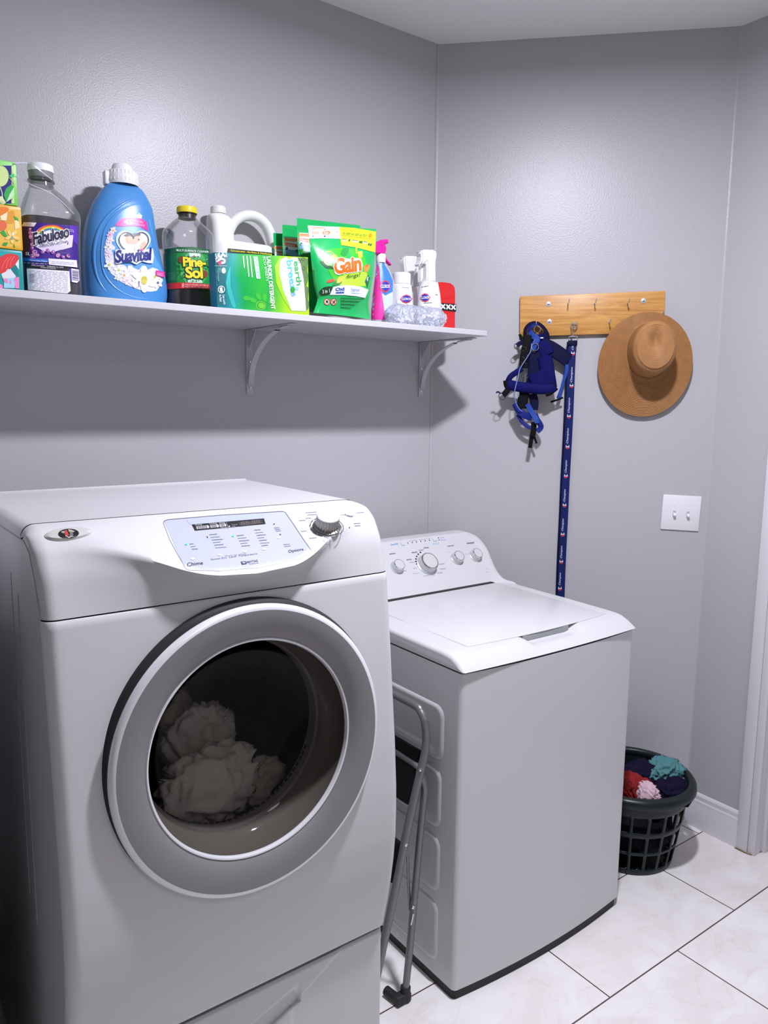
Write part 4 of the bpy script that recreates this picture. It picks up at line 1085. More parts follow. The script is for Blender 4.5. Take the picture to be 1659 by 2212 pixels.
a.poly([(560, 1660), (700, 1630), (850, 1660), (880, 1725), (520, 1715)], '#b9d9c0', 4)
rnd = random.Random(11)
for k in range(46):
    t = rnd.uniform(0, 6.28); rr_ = rnd.uniform(.75, 1.15); cx, cy = 670 + 270 * rr_ * math.cos(t), 1390 + 250 * rr_ * math.sin(t)
    if cy > 1700 or cy < 1110 or cx > 1000: continue
    u = t + rnd.uniform(-.7, .7); L = rnd.uniform(50, 100)
    a.line([(cx, cy), (cx + L * math.cos(u), cy + L * math.sin(u) * .9)], 13, rnd.choice(['#0d5a2c', '#1f7a3a', '#8cc79a', '#0d4a28']), 5)
a.ell(415, 1220, 60, 75, '#6f3324', 6); a.ell(920, 1530, 52, 80, '#7a3526', 6)
for cx, cy in ((415, 1220), (920, 1530)):
    for i in range(4):
        for j in range(4): a.ell(cx - 35 + i * 23, cy - 50 + j * 32, 7, 9, '#a9604a', 7, 0, 7)
a.text('MULTI-SURFACE CLEANER', (315, 1035), (1003, 1072), (315, 990), '#d6eedb', 4, .012)
for m_, b_, L in (('#0c3f25', .085, 8), ('#f2d519', .035, 9)):
    a.text('Pine-', (468, 1365), (925, 1375), (458, 1170), m_, L, b_, 0, .92); a.text('Sol', (520, 1610), (862, 1620), (508, 1385), m_, L, b_, 0, .92)
a.text('ORIGINAL', (612, 1165), (800, 1160), (612, 1140), '#24563a', 5); a.text('48 oz', (640, 1700), (760, 1705), (640, 1665), '#24563a', 5)
a.poly([(120, 1735), (380, 1715), (700, 1725), (1030, 1760), (1030, 1870), (700, 1850), (380, 1850), (150, 1860)], '#c3222a', 6)
a.text('KILLS COVID-19 VIRUS\nKILLS 99.9% OF GERMS', (500, 1825), (985, 1850), (500, 1740), '#f3c7c4', 7); a.ering(455, 1760, 18, 22, 9, '#f3d7d4', 7); a.ering(455, 1805, 18, 22, 9, '#f3d7d4', 7)
a.lines(155, 1500, 290, 1680, 6, '#6fb287', 5, -.1, 6, 7)
a.build('label', o)
# --- white jug
yc = -.054
HDPE = mat('jug_white', (.78, .775, .76), .45)
jug = thing('white_jug', (onY(525, 640, yc).x, yc, ZS1), 'white plastic jug with an arched handle, behind the laundry detergent box', 'jug')
bm = B(); L_, R_ = onY(452, 560, yc), onY(600, 560, yc); zt = onY(525, 527, yc).z
xm, A = (L_.x + R_.x) / 2, (R_.x - L_.x) / 2
loft([(ZS1 + .0005, xm, yc, A - .006, .040, 4), (ZS1 + .008, xm, yc, A, .046, 4), (zt - .03, xm, yc, A, .046, 4), (zt - .008, xm, yc, A - .003, .043, 3.6), (zt, xm, yc, A - .014, .030, 3)], 56, 4, bm)
c0, c1 = onY(452, 520, yc), onY(500, 520, yc); xn, an = (c0.x + c1.x) / 2, (c1.x - c0.x) / 2
c2_ = onY(475, 470, yc); zn = onY(474, 463, yc).z
loft([(zt - .06, xn, yc, an, .040, 3.4), (zt + .03, xn - .001, yc, an, .036, 3.4), (zn - .012, xn - .004, yc, an - .002, .030, 2.8), (zn - .003, xn - .005, yc, an - .008, .020, 2.2), (zn, xn - .005, yc, .019, .019, 2)], 48, 4, bm)
jl = Art(bm, .0006, 9, (440, 430), 6.9125)
jo = obj('jug', bm, HDPE, jug)
hp_ = [onY(*q, yc) for q in ((494, 500), (503, 482), (518, 470), (538, 466), (558, 472), (574, 487), (584, 508), (589, 530), (590, 545))]
bm = B(); add_ribbon(bm, smooth_path(hp_, 5), .030, .036, (0, -1, 0), pw=2.4, seg=20); obj('handle', bm, HDPE, jug)
nc = Vector((xn - .005, yc, zn)); hh = onY(474, 447, yc).z - zn
obj('cap', lathe([(.0205, .0), (.0225, .001), (.0222, hh - .003), (.0195, hh), (0, hh)], nc, 40), mat('jug_cap', (.77, .78, .73), .45), jug)
jl.poly([(360, 735), (700, 770), (1000, 800), (1060, 825), (1070, 900), (1070, 1300), (350, 1300), (350, 780)], '#152b1c', 1)
jl.text('Concentrated - No-Rinse & Disinfecting', (400, 788), (1015, 845), (402, 755), '#e6d52c', 2, .03)
jl.build('label', jo)
# --- laundry detergent box
ybx = -.305
det = thing('detergent_box', (onY(565, 668, ybx).x, ybx + .024, ZS1), 'green and white laundry detergent box standing in front of the white jug', 'box')
P_ = [onY(463.5, 545, ybx), onY(665, 556, ybx), onY(668, 672, ybx), onY(470, 660, ybx)]
P_[2].z = ZS1 + .0006; P_[3].z = ZS1 + .0006
bm = B(); rows_ = []
for j in range(25):                                  # the thin card front bellies out a little
    v = j / 24; l_, r_ = P_[3].lerp(P_[0], v), P_[2].lerp(P_[1], v); fr = []
    for i in range(29):
        u = i / 28; q = l_.lerp(r_, u); q.y -= .0085 * math.sin(math.pi * v) * max(0, math.sin(math.pi * u)) ** .5; fr.append(q)
    rows_.append(fr + [Vector((q.x, ybx + .042, q.z)) for q in reversed(fr)])
add_rings(bm, rows_, True, True); bmesh.ops.recalc_face_normals(bm, faces=bm.faces)
a = Art(bm, .0004, 9, (440, 430), 6.9125)
def grad_x(name, stops, x0, x1):
    m = bpy.data.materials.new(name); m.use_nodes = True; nt = m.node_tree; b = nt.nodes['Principled BSDF']; b.inputs['Roughness'].default_value = .2
    b.inputs['Coat Weight'].default_value = .5; b.inputs['Coat Roughness'].default_value = .12
    tc = nt.nodes.new('ShaderNodeTexCoord'); sp = nt.nodes.new('ShaderNodeSeparateXYZ'); mr = nt.nodes.new('ShaderNodeMapRange')
    no = nt.nodes.new('ShaderNodeTexNoise'); no.inputs['Scale'].default_value = 14; no.inputs['Detail'].default_value = 1
    ad = nt.nodes.new('ShaderNodeMath'); ad.operation = 'MULTIPLY_ADD'; ad.inputs[1].default_value = .22; 
    nt.links.new(tc.outputs['Object'], no.inputs['Vector'])
    nt.links.new(tc.outputs['Object'], sp.inputs[0]); nt.links.new(sp.outputs['X'], mr.inputs[0])
    mr.inputs[1].default_value = x0; mr.inputs[2].default_value = x1
    nt.links.new(no.outputs['Fac'], ad.inputs[0]); nt.links.new(mr.outputs[0], ad.inputs[2])
    sb2 = nt.nodes.new('ShaderNodeMath'); sb2.operation = 'SUBTRACT'; sb2.inputs[1].default_value = .11; nt.links.new(ad.outputs[0], sb2.inputs[0])
    rp = nt.nodes.new('ShaderNodeValToRGB'); e = rp.color_ramp.elements
    e[0].position = stops[0][0]; e[0].color = (*hexc(stops[0][1]), 1); e[1].position = stops[-1][0]; e[1].color = (*hexc(stops[-1][1]), 1)
    for p, c in stops[1:-1]: q = e.new(p); q.color = (*hexc(c), 1)
    nt.links.new(sb2.outputs[0], rp.inputs[0]); nt.links.new(rp.outputs[0], b.inputs['Base Color'])
    return m
BOXG = grad_x('detergent_print', [(0, '#1d6d74'), (.10, '#227a80'), (.22, '#2b9c94'), (.36, '#17a04a'), (.55, '#2fae3c'), (.72, '#27a544'), (.9, '#7cc52c'), (1, '#a6d629')], -.135, .085)
o = obj('carton', bm, BOXG, det, angle=30)
a.poly([(150, 775), (395, 790), (330, 1000), (330, 1250), (330, 1590), (205, 1580)], '#1f666d', 1)
a.poly([(400, 1000), (330, 1250), (420, 1590), (480, 1590), (400, 1300)], '#35b0a8', 1, 2)
a.poly([(1150, 850), (1060, 1000), (1080, 1250), (1180, 1480), (1300, 1665), (1380, 1668), (1210, 1380), (1140, 1150), (1135, 980)], '#9ad12c', 2)
a.poly([(1160, 845), (1380, 850), (1440, 960), (1490, 1200), (1515, 1500), (1525, 1675), (1310, 1665), (1180, 1350), (1130, 1100), (1135, 960)], '#dfe0e2', 3)
a.poly([(1380, 845), (1560, 855), (1580, 1690), (1520, 1680), (1515, 1450), (1485, 1180), (1440, 960)], '#5f7d4c', 3)
for cx, cy in ((1425, 930), (1480, 900), (1490, 1040)): a.ering(cx, cy, 18, 26, 6, '#3f5a38', 4)
a.text('60', (212, 800), (212, 960), (318, 806), '#f2f4f4', 4, .045); a.text('LOADS', (163, 795), (180, 945), (208, 797), '#e6efee', 4, .02); a.text('MORE', (318, 815), (322, 870), (345, 815), '#e6efee', 4)
a.ell(235, 955, 26, 30, '#e0245e', 5); a.line([(170, 998), (345, 1000)], 5, '#cfe4e4', 4)
a.ell(295, 1070, 32, 44, '#bfdcdd', 4); a.text('Ultra\nConcentrated', (202, 1030), (215, 1225), (250, 1025), '#9fcfd0', 4)
a.ering(262, 1350, 46, 50, 10, '#e6efee', 4); a.poly([(235, 1330), (270, 1310), (285, 1390), (245, 1385)], '#e6efee', 4)
a.text('Clean Laundry\nNo Plastic', (225, 1430), (245, 1580), (310, 1425), '#d8ecec', 4, .01)
a.text('LAUNDRY DETERGENT', (935, 868), (1005, 1645), (992, 862), '#eef4ec', 4, .03)
a.text('ECO SHEETS', (880, 865), (930, 1225), (915, 862), '#d9ead9', 4)
a.poly([(735, 860), (800, 862), (845, 1192), (785, 1190)], '#c7e8dc', 4); a.text('FRESH SCENT', (757, 875), (800, 1180), (790, 873), '#2f9a72', 5)
for x, y0, y1 in ((585, 850, 1030), (640, 850, 1160), (690, 850, 1170)): a.line([(x, y0), (x + (y1 - y0) * .1, y1)], 16, '#bfe6cf', 4)
a.text('earth', (1340, 935), (1385, 1290), (1415, 925), '#3ba657', 5, .02); a.text('breeze', (1235, 920), (1305, 1450), (1320, 912), '#56b7d9', 5, .02)
a.ell(1322, 1355, 34, 46, '#2f9a3c', 6); a.poly([(1360, 1310), (1410, 1312), (1412, 1360), (1362, 1360)], '#8cc6ee', 6); a.ering(1335, 1425, 30, 20, 7, '#b9b3dc', 6)
for k in range(5): a.ell(640 + 90 * k, 1480 + 30 * math.sin(k * 2), 60, 34, '#3fb83e', 1.5, .5 * k, 16)
a.ell(860, 1590, 50, 44, '#6cc436', 2); a.ering(850, 1590, 70, 60, 8, '#7fcf52', 2)
a.build('printed_front', o)

# --- green detergent pouches
GREENF = mat('pouch_green', (.010, .42, .105), .24, coat=.5, var=.12, vscale=30, bump=.12, bscale=45, bdist=.004)
def resamp(pts, n):
    d = [0]
    for p, q in zip(pts, pts[1:]): d.append(d[-1] + math.dist(p, q))
    return [tuple(interp(list(zip(d, [p[k] for p in pts])), d[-1] * i / n) for k in (0, 1)) for i in range(n + 1)]
def pouch(edgeL, edgeR, y, thick, label, art_fn, org=(0, 0), sc=1.0, seed=1):
    nu, nv = 28, 40
    Lp, Rp = resamp(edgeL, nv), resamp(edgeR, nv)
    c = onY((edgeL[0][0] + edgeR[0][0]) / 2, (edgeL[0][1] + edgeR[0][1]) / 2, y)
    t = thing('detergent_pouch', (c.x, y, ZS1), label, 'pouch', 'green detergent pouches on the shelf')
    def grid(sgn):
        rows_ = []
        for j in range(nv + 1):
            v = j / nv; a_, b_ = onY(*Lp[j], y), onY(*Rp[j], y); row = []
            z_low = min(a_.z, b_.z)
            for i in range(nu + 1):
                u = i / nu; p = a_.lerp(b_, u)
                f = (.45 + .55 * smoothstep(0, .3, v)) if v < .3 else 1 - smoothstep(.5, .90, v) * .96
                h = thick * .5 * max(0, math.sin(math.pi * u)) ** .55 * f
                h += .0035 * noise.noise(Vector((u * 5, v * 6, seed))) * math.sin(math.pi * u) * (1 - smoothstep(.7, .95, v))
                q = Vector((p.x, y + sgn * h, p.z))
                q.z = max(q.z, ZS1 + .0008)
                row.append(q)
            rows_.append(row)
        return rows_
    bm = B(); F, Bk = grid(-1), grid(1)
    rings = [F[j] + list(reversed(Bk[j]))[1:-1] for j in range(nv + 1)]
    add_rings(bm, rings, True, True, True); bmesh.ops.recalc_face_normals(bm, faces=bm.faces)
    ar = Art(bm, .0005, 9, org, sc)
    o_ = obj('pouch', bm, GREENF, t, angle=70)
    art_fn(ar); ar.build('printed_front', o_)
def art_front(a):
    W_ = '#e9eaf2'
    a.poly([(45, 165), (380, 185), (700, 195), (735, 440), (400, 430), (80, 435)], W_, 1)
    a.poly([(700, 195), (1000, 215), (1460, 290), (1445, 725), (1040, 620), (740, 575)], '#e3dc2b', 1)
    a.poly([(740, 400), (1445, 480), (1445, 720), (1040, 620), (740, 575)], '#cfd82e', 2)
    a.ering(165, 215, 28, 22, 10, '#e58a6a', 2); a.line([(200, 212), (400, 212)], 20, '#eaa07c', 2)
    a.poly([(130, 280), (280, 285), (285, 340), (130, 345)], '#efb09a', 2); a.poly([(355, 285), (490, 280), (515, 310), (490, 345), (355, 350)], '#ee7d33', 2); a.text('Gain', (372, 338), (470, 335), (372, 295), W_, 3, .02)
    a.ell(400, 250, 9, 16, '#3455a8', 2); a.ell(395, 388, 20, 16, '#2d4a78', 2); a.ell(155, 388, 18, 12, '#5d7a9a', 2); a.line([(420, 388), (600, 395)], 20, '#c3cfe6', 2); a.line([(610, 295), (700, 298)], 8, '#7f8796', 2)
    a.text('NEW LOOK, SAME GREAT SCENT', (765, 262), (1130, 310), (768, 235), '#a7a52a', 3); a.lines(770, 300, 1280, 350, 2, '#7cb03a', 3, .1, 8, 12)
    a.ell(1340, 370, 36, 44, '#ee9a22', 3); a.line([(730, 362), (1400, 445)], 6, '#b3b12a', 3)
    for x, y, c, w in ((755, 450, '#6f7f4a', 90), (970, 470, '#6f7f4a', 110), (1200, 500, '#4c5f4a', 70)): a.line([(x, y), (x + w, y + w * .12)], 12, c, 3); a.poly([(x + 5, y + 10), (x + w, y + 20), (x + w - 8, y + 55), (x + 10, y + 42)], '#b9bcc6', 3)
    for x, y in ((905, 475), (1125, 510), (1160, 515), (1310, 560), (1350, 568)): a.ell(x, y, 18, 26, '#2d6a3c', 4, .4)
    a.poly([(800, 560), (1040, 600), (1280, 660), (1440, 700), (1440, 725), (1040, 625), (760, 580)], '#eef03a', 3)
    a.poly([(400, 700), (600, 640), (900, 640), (1150, 720), (1250, 900), (1330, 1200), (1290, 1450), (700, 1400), (560, 1250), (480, 1100)], '#3fb52e', 1.2, 2)
    a.poly([(800, 1150), (1260, 1130), (1240, 1420), (700, 1400), (760, 1250)], '#a9d43a', 1.6, 2)
    a.ering(490, 850, 118, 145, 14, '#c9c93a', 2, 0, 20, 330); a.poly([(490, 800), (620, 770), (690, 840), (560, 880)], '#b8b83a', 2)
    a.poly([(300, 900), (400, 930), (500, 1000), (580, 1040), (560, 1075), (430, 1050), (340, 980)], '#0c4f22', 2, 2); a.poly([(380, 905), (480, 890), (600, 910), (580, 1010), (470, 990)], '#2c8f2c', 2.3, 2)
    a.poly([(720, 760), (780, 640), (880, 610), (900, 700), (860, 780), (790, 810)], '#1d9440', 2.4, 2); a.poly([(850, 820), (900, 740), (945, 720), (950, 800), (910, 860)], '#27a850', 2.6, 2)
    a.poly([(1030, 640), (1070, 620), (1060, 740), (1045, 760)], '#d9c33a', 2.5); a.poly([(1070, 720), (1175, 700), (1170, 820), (1120, 880), (1090, 800)], '#dcb944', 2.5, 2)
    a.poly([(1200, 1020), (1290, 970), (1330, 1000), (1290, 1110), (1220, 1130)], '#d98a3c', 2.5, 2); a.poly([(1210, 1020), (1290, 968), (1325, 985), (1260, 1020)], '#df5a34', 3)
    a.poly([(435, 1355), (480, 1290), (620, 1285), (560, 1340)], '#d9482c', 3, 2); a.poly([(640, 1360), (680, 1240), (770, 1215), (760, 1310), (700, 1360)], '#e0b33c', 3, 2)
    a.poly([(555, 1400), (620, 1320), (760, 1330), (700, 1400), (600, 1420)], '#1f7a34', 2.5, 2)
    a.poly([(1225, 1330), (1290, 1180), (1335, 1260), (1280, 1460)], '#1c5f52', 2.5); a.poly([(1270, 1240), (1300, 1220), (1290, 1330), (1260, 1300)], '#a9c3b8', 3)
    a.poly([(585, 1010), (640, 900), (780, 850), (930, 870), (1000, 850), (1150, 880), (1155, 1110), (860, 1130), (700, 1195), (600, 1150)], '#f1e9e4', 4, 2)
    a.text('Gain', (600, 1170), (1140, 1095), (590, 880), '#ffffff', 5, .07, 0, .93); a.text('Gain', (600, 1170), (1140, 1095), (590, 880), '#ee6413', 6, .04, 0, .93)
    a.text('flings!', (845, 1300), (1130, 1245), (845, 1190), '#1d4a22', 6, 0, .2)
    a.poly([(280, 1550), (380, 1450), (570, 1430), (560, 1500), (500, 1590), (330, 1620)], '#0f3d20', 3, 2)
    a.text('3 in 1', (355, 1578), (500, 1555), (350, 1505), '#d9e6d9', 4, .01)
    a.poly([(500, 1605), (570, 1450), (700, 1415), (900, 1410), (1150, 1440), (1300, 1500), (1230, 1670), (1050, 1630), (800, 1605)], '#d4dbea', 3.5)
    a.text('Oxi', (620, 1525), (795, 1510), (620, 1465), '#2a4a9c', 5, .05); a.poly([(625, 1545), (795, 1538), (795, 1570), (630, 1578)], '#3a57a0', 4.5); a.text('Febreze', (945, 1535), (1110, 1535), (940, 1465), '#6d86c0', 5); a.line([(945, 1560), (1110, 1580)], 8, '#8ea2cc', 5)
    for cx in (440, 580): a.ell(cx, 1750, 62, 68, '#d8322e', 3); a.ell(cx, 1750, 48, 54, '#e4dcd4', 4)
    a.poly([(415, 1710), (440, 1730), (465, 1705), (470, 1790), (440, 1760), (420, 1800)], '#2d3a2c', 5); a.poly([(550, 1790), (570, 1730), (620, 1710), (600, 1770)], '#3c4a3a', 5); a.line([(545, 1715), (620, 1785)], 12, '#d8322e', 6)
    for k in range(7): a.line([(725, 1670 + 33 * k), (1200 - 45 * k, 1690 + 33 * k)], 12, '#0a5a26' if k % 2 == 0 else '#37b163', 3)
pouch([(677, 676), (684, 655), (686, 646), (682, 632), (677, 610), (672, 560), (668, 515), (665, 497), (663, 485)],
      [(801, 690), (799, 675), (797, 657), (799, 640), (804.5, 610), (808, 580), (811, 545), (812, 520), (813, 495)], -.316, .070, 'green detergent pouch with yellow corner, frontmost, standing at the shelf edge', art_front, (660, 470), 9.62, 1)
def art_back(dx, dy, lean=0.0):
    def f(a):
        W_ = '#d9dde0'
        X = lambda x: x + dx
        a.poly([(dx - 2, dy + 30), (dx + 60, dy + 34), (dx + 62, dy + 62), (dx - 2, dy + 56)], W_, 1)
        a.line([(dx + 4, dy + 35), (dx + 50, dy + 38)], 6, '#e2915a', 2); a.poly([(dx + 4, dy + 41), (dx + 32, dy + 46), (dx + 34, dy + 53), (dx + 4, dy + 48)], '#e0571f', 2)
        a.text('Gain', (dx + 7, dy + 47.5), (dx + 26, dy + 50.8), (dx + 7, dy + 43), W_, 3, .02)
        a.poly([(dx, dy + 55), (dx + 40, dy + 60), (dx + 46, dy + 74), (dx + 30, dy + 72), (dx + 8, dy + 68)], '#5f8fb0', 1.5); a.ell(dx + 10, dy + 55, 3, 3, '#27406a', 3); a.ell(dx + 32, dy + 60, 3, 3, '#27406a', 3)
        a.poly([(dx, dy + 62), (dx + 30, dy + 66), (dx + 60, dy + 70), (dx + 60, dy + 120), (dx, dy + 110)], '#0d7a2c', 1.2)
    return f
pouch([(655, 668), (660, 640), (650, 600), (645, 550), (642, 510), (641, 471)], [(775, 680), (772, 640), (775, 600), (777, 550), (778, 520), (778, 487)], -.215, .056, 'green detergent pouch directly behind the front pouch, its top edge rising above it', art_back(641, 472), seed=3)
pouch([(622, 668), (625, 640), (617, 600), (612, 560), (610, 520), (610, 485)], [(742, 680), (745, 640), (746, 600), (746, 560), (746, 530), (746, 498)], -.145, .05, 'green detergent pouch third from the front, its corner showing above the detergent box', art_back(609, 482), seed=5)
pouch([(600, 660), (602, 640), (597, 600), (593, 560), (591, 530), (590, 503)], [(720, 675), (722, 640), (724, 600), (724, 560), (724, 535), (724, 512)], -.109, .017, 'green detergent pouch furthest back, beside the handle of the white jug', art_back(588, 500), seed=7)

# --- pink trigger spray bottle
yc = -.215
PINK = mat('hot_pink', (.72, .012, .30), .35); WPL = mat('white_plastic', (.78, .78, .80), .38)
spray = thing('spray_bottle', (onY(832, 690, yc).x, yc, ZS1), 'spray bottle with pink trigger head and blue label, beside the front green pouch', 'bottle')
rows = prow([(700, 806, 857), (680, 805, 856), (640, 808, 853), (610, 811, 849), (590, 813, 843), (575, 814, 836), (565, 814, 831)], yc, .62, .03, 2.4)
bm = loft(dome(rows, .005), 44, 4); a = Art(bm, .0005, 9, (800, 500), 8.295)
o = obj('bottle', bm, clear_mat('frosted_bottle', (.85, .86, .9), .15, .4, 1.45, .55, (.72, .73, .80)), spray)
a.poly([(90, 560), (120, 560), (160, 660), (180, 900), (270, 1580), (20, 1580), (20, 1200), (60, 800)], '#e8389c', 2)
a.poly([(120, 560), (240, 570), (330, 720), (400, 880), (398, 1080), (265, 1150), (205, 1110), (175, 860), (150, 650)], '#3f7fdc', 1.5)
a.poly([(205, 1100), (265, 1150), (398, 1080), (400, 1300), (380, 1500), (250, 1480)], '#c3cde6', 1.2)
def brand_mark(a, cx, cy, sx, sy, txt='CLOROX', rot=0.0, L=4):
    c, s_ = math.cos(rot), math.sin(rot)
    T = lambda x, y: (cx + x * sx * c - y * sy * s_, cy + x * sx * s_ + y * sy * c)
    a.poly([T(*p) for p in ((-1, 0), (-.55, -.75), (0, -1), (.55, -.75), (1, 0), (.55, .75), (0, 1), (-.55, .75))], '#d8323c', L)
    a.poly([T(*p) for p in ((-.84, 0), (-.45, -.58), (0, -.78), (.45, -.58), (.84, 0), (.45, .58), (0, .78), (-.45, .58))], '#2238a8', L + 1)
    a.text(txt, T(-.78, .26), T(.78, .26), T(-.78, -.26), '#f2f3f8', L + 2, .02)
brand_mark(a, 262, 985, 100, 112)
a.build('label', o)
top = rows[-1]; nc = Vector((top[1], yc, top[0])); hn = onY(820, 548, yc).z - top[0]
obj('collar', lathe([(.0145, -.004), (.0150, .0), (.0150, hn * .8), (.0125, hn), (.0, hn)], nc, 36), WPL, spray)
zz = lambda pts: [onY(800 + x / 8.295, 500 + y / 8.295, yc - .013) for x, y in pts]
bm = B(); add_prism(bm, zz([(60, 215), (110, 185), (200, 152), (255, 155), (265, 235), (292, 250), (298, 300), (285, 380), (240, 440), (200, 400), (95, 392), (60, 380)]), (0, .026, 0)); bmesh.ops.bevel(bm, geom=list(bm.edges), offset=.003, segments=2, affect='EDGES')
head = obj('trigger_head', bm, PINK, spray, angle=50)
bm = B(); q0, q1 = zz([(230, 190), (345, 165)]); add_tube(bm, [q0 + Vector((0, .013, 0)), q1 + Vector((0, .013, 0))], [.0085, .0068], 18); obj('nozzle', bm, PINK, head)
bm = B(); add_ribbon(bm, [p + Vector((0, .013, 0)) for p in smooth_path(zz([(245, 330), (275, 420), (325, 510), (400, 592)]), 4)], [.011, .005], .014, (0, -1, 0), pw=3); obj('trigger', bm, PINK, head)
# --- white disinfectant bottles
def can_rows(rws, yc_, ratio=1.0, pw=2.0): return prow([(500 + y / 8.295, 800 + l / 8.295, 800 + r / 8.295) for y, l, r in rws], yc_, ratio, .05, pw)
yc = -.185
can = thing('cleaner_bottle', (onY(868, 690, yc).x, yc, ZS1), 'short white bottle with a round white cap behind the crumpled clear film', 'bottle')
rows = can_rows([(1560, 405, 740), (1300, 402, 725), (1050, 405, 708), (980, 412, 700), (955, 425, 690)], yc)
bm = loft(dome(rows, .004), 44, 3); a = Art(bm, .0005, 9, (800, 500), 8.295)
o = obj('bottle', bm, WPL, can)
brand_mark(a, 640, 1210, 105, 78); a.line([(560, 1000), (690, 1015)], 9, '#8a8d98', 2); a.line([(400, 1165), (440, 1160)], 8, '#6a6d78', 2); a.build('label', o)
r1 = can_rows([(950, 425, 690), (780, 430, 690), (750, 440, 680), (742, 470, 650)], yc); r1 = prow([(500 + y / 8.295, 800 + l / 8.295, 800 + r / 8.295) for y, l, r in [(950, 425, 690), (780, 430, 690), (752, 440, 680), (744, 470, 650)]], yc, 1.0, .05, 2.0, None)
obj('cap', loft(r1, 44, 3), WPL, can)
def mist(label, yc_, hood, body, trig, mark, extra):
    t = thing('spray_bottle', (onY(800 + (body[0][1] + body[0][2]) / 2 / 8.295, 690, yc_).x, yc_, ZS1), label, 'bottle')
    rw = can_rows(body, yc_, .8, 2.3); bm = loft(dome(rw, .004), 44, 3); a = Art(bm, .0005, 9, (800, 500), 8.295)
    o_ = obj('bottle', bm, WPL, t)
    if mark: brand_mark(a, *mark)
    for x0, y0, x1_, y1_, w in extra: a.line([(x0, y0), (x1_, y1_)], w, '#5d606c', 2)
    if mark or extra: a.build('label', o_)
    zz_ = lambda pts: [onY(800 + x / 8.295, 500 + y / 8.295, yc_ - .016) for x, y in pts]
    bm = B(); add_prism(bm, zz_(hood), (0, .032, 0)); bmesh.ops.bevel(bm, geom=list(bm.edges), offset=.0045, segments=3, affect='EDGES'); h_ = obj('spray_hood', bm, WPL, t, angle=60)
    bm = B(); add_prism(bm, [p + Vector((0, .006, 0)) for p in zz_(trig)], (0, .020, 0)); bmesh.ops.bevel(bm, geom=list(bm.edges), offset=.0015, segments=2, affect='EDGES'); obj('trigger', bm, WPL, h_, angle=50)
mist('white spray bottle with an angled white hood, furthest back by the wall', -.105,
     [(612, 465), (640, 432), (890, 445), (930, 475), (935, 570), (880, 600), (830, 640), (800, 740), (765, 900), (740, 990), (650, 990), (632, 720), (615, 600)],
     [(1580, 690, 850), (1250, 690, 835), (1060, 690, 825), (1010, 695, 818), (990, 690, 800)], [(850, 625), (885, 612), (900, 975), (845, 985)], None, [(700, 1050, 745, 1050, 22)])
mist('tall white spray bottle with an open hood, beside the red case', -.215,
     [(905, 360), (960, 322), (1170, 326), (1205, 372), (1192, 480), (1176, 560), (1184, 912), (1016, 912), (1020, 760), (1016, 545), (965, 592), (905, 612), (885, 605), (930, 480), (922, 410)],
     [(1640, 872, 1240), (1290, 882, 1225), (1100, 895, 1210), (960, 925, 1190), (915, 932, 1185)], [(935, 690), (975, 640), (968, 830), (935, 905)], (985, 1187, 92, 78, 'CLOROX', -.08), [(920, 1000, 1050, 975, 12), (1160, 1130, 1200, 1140, 10), (960, 1285, 1100, 1278, 12)])
# --- crumpled clear film
yw = -.285
w0, w1 = onY(836, 676, yw), onY(957, 686, yw); bm = B(); rings = []; nn = 40
for i in range(61):
    t = i / 60; c = w0.lerp(w1, t); env = (.45 + .55 * smoothstep(0, .12, t)) * (.55 + .45 * smoothstep(0, .12, 1 - t)); rg = []
    for j in range(nn):
        th = 2 * math.pi * j / nn
        p = Vector((t * 9, math.cos(th) * 1.3, math.sin(th) * 1.3))
        k = 1 + .22 * (1 - 2 * abs(noise.noise(p * 1.5 + Vector((t * 6, 0, 3))))) + .12 * noise.noise(p * 3.1) + .07 * math.sin(t * 60 + 2 * math.sin(th * 2))
        r = .0275 * env * k
        rg.append(Vector((c.x + .006 * noise.noise(p * 2), yw + r * math.cos(th) * 1.1, max(ZS1 + .0008, ZS1 + .031 + r * math.sin(th)))))
    rings.append(rg)
add_rings(bm, rings)
o = obj('crumpled_film', bm, clear_mat('plastic_film', (.90, .92, .97), .12, .8, 1.5, .22, (.82, .84, .95)), None, angle=40, origin=((w0.x + w1.x) / 2, yw, ZS1))
tag(o, 'crumpled roll of clear plastic film lying at the shelf edge before the white bottles', 'plastic film')
# --- red case with a black band
yr = -.135
red = thing('red_case', (onY(963, 704, yr).x, yr, ZS1), 'bright red case with a black band of white crosses, rightmost on the shelf', 'case')
zz = lambda pts, y: [onY(800 + x / 8.295, 500 + y_ / 8.295, y) for x, y_ in pts]
F_ = zz([(1165, 930), (1200, 905), (1270, 902), (1420, 915), (1490, 935), (1530, 990), (1540, 1060), (1538, 1720), (1160, 1690)], yr - .022)
F_[-1].z = ZS1 + .0006; F_[-2].z = ZS1 + .0006
bm = B(); add_prism(bm, F_, (0, .044, 0)); bmesh.ops.bevel(bm, geom=list(bm.edges), offset=.006, segments=3, affect='EDGES')
o = obj('case', bm, mat('red_gloss', (.72, .006, .008), .3, coat=.4), red, angle=60)
S_ = zz([(1158, 1268), (1541, 1300), (1540, 1440), (1158, 1400)], yr - .0235)
bm = B(); add_prism(bm, S_, (0, .047, 0)); bmesh.ops.bevel(bm, geom=list(bm.edges), offset=.001, segments=1, affect='EDGES')
a = Art(bm, .0004, 9, (800, 500), 8.295); o = obj('band', bm, mat('band_black', (.008, .008, .009), .7), red, angle=40)
for k, cx in enumerate((1300, 1395, 1485)):
    cy = 1345 + k * 7
    for s_ in (1, -1): a.line([(cx - 30, cy - 34 * s_), (cx + 30, cy + 34 * s_)], 27, '#ececec', 2 + .2 * s_)
    for dx_, dy_ in ((-30, -34), (30, 34), (-30, 34), (30, -34)): a.ell(cx + dx_, cy + dy_, 13, 13, '#ececec', 2.5, 0, 10)
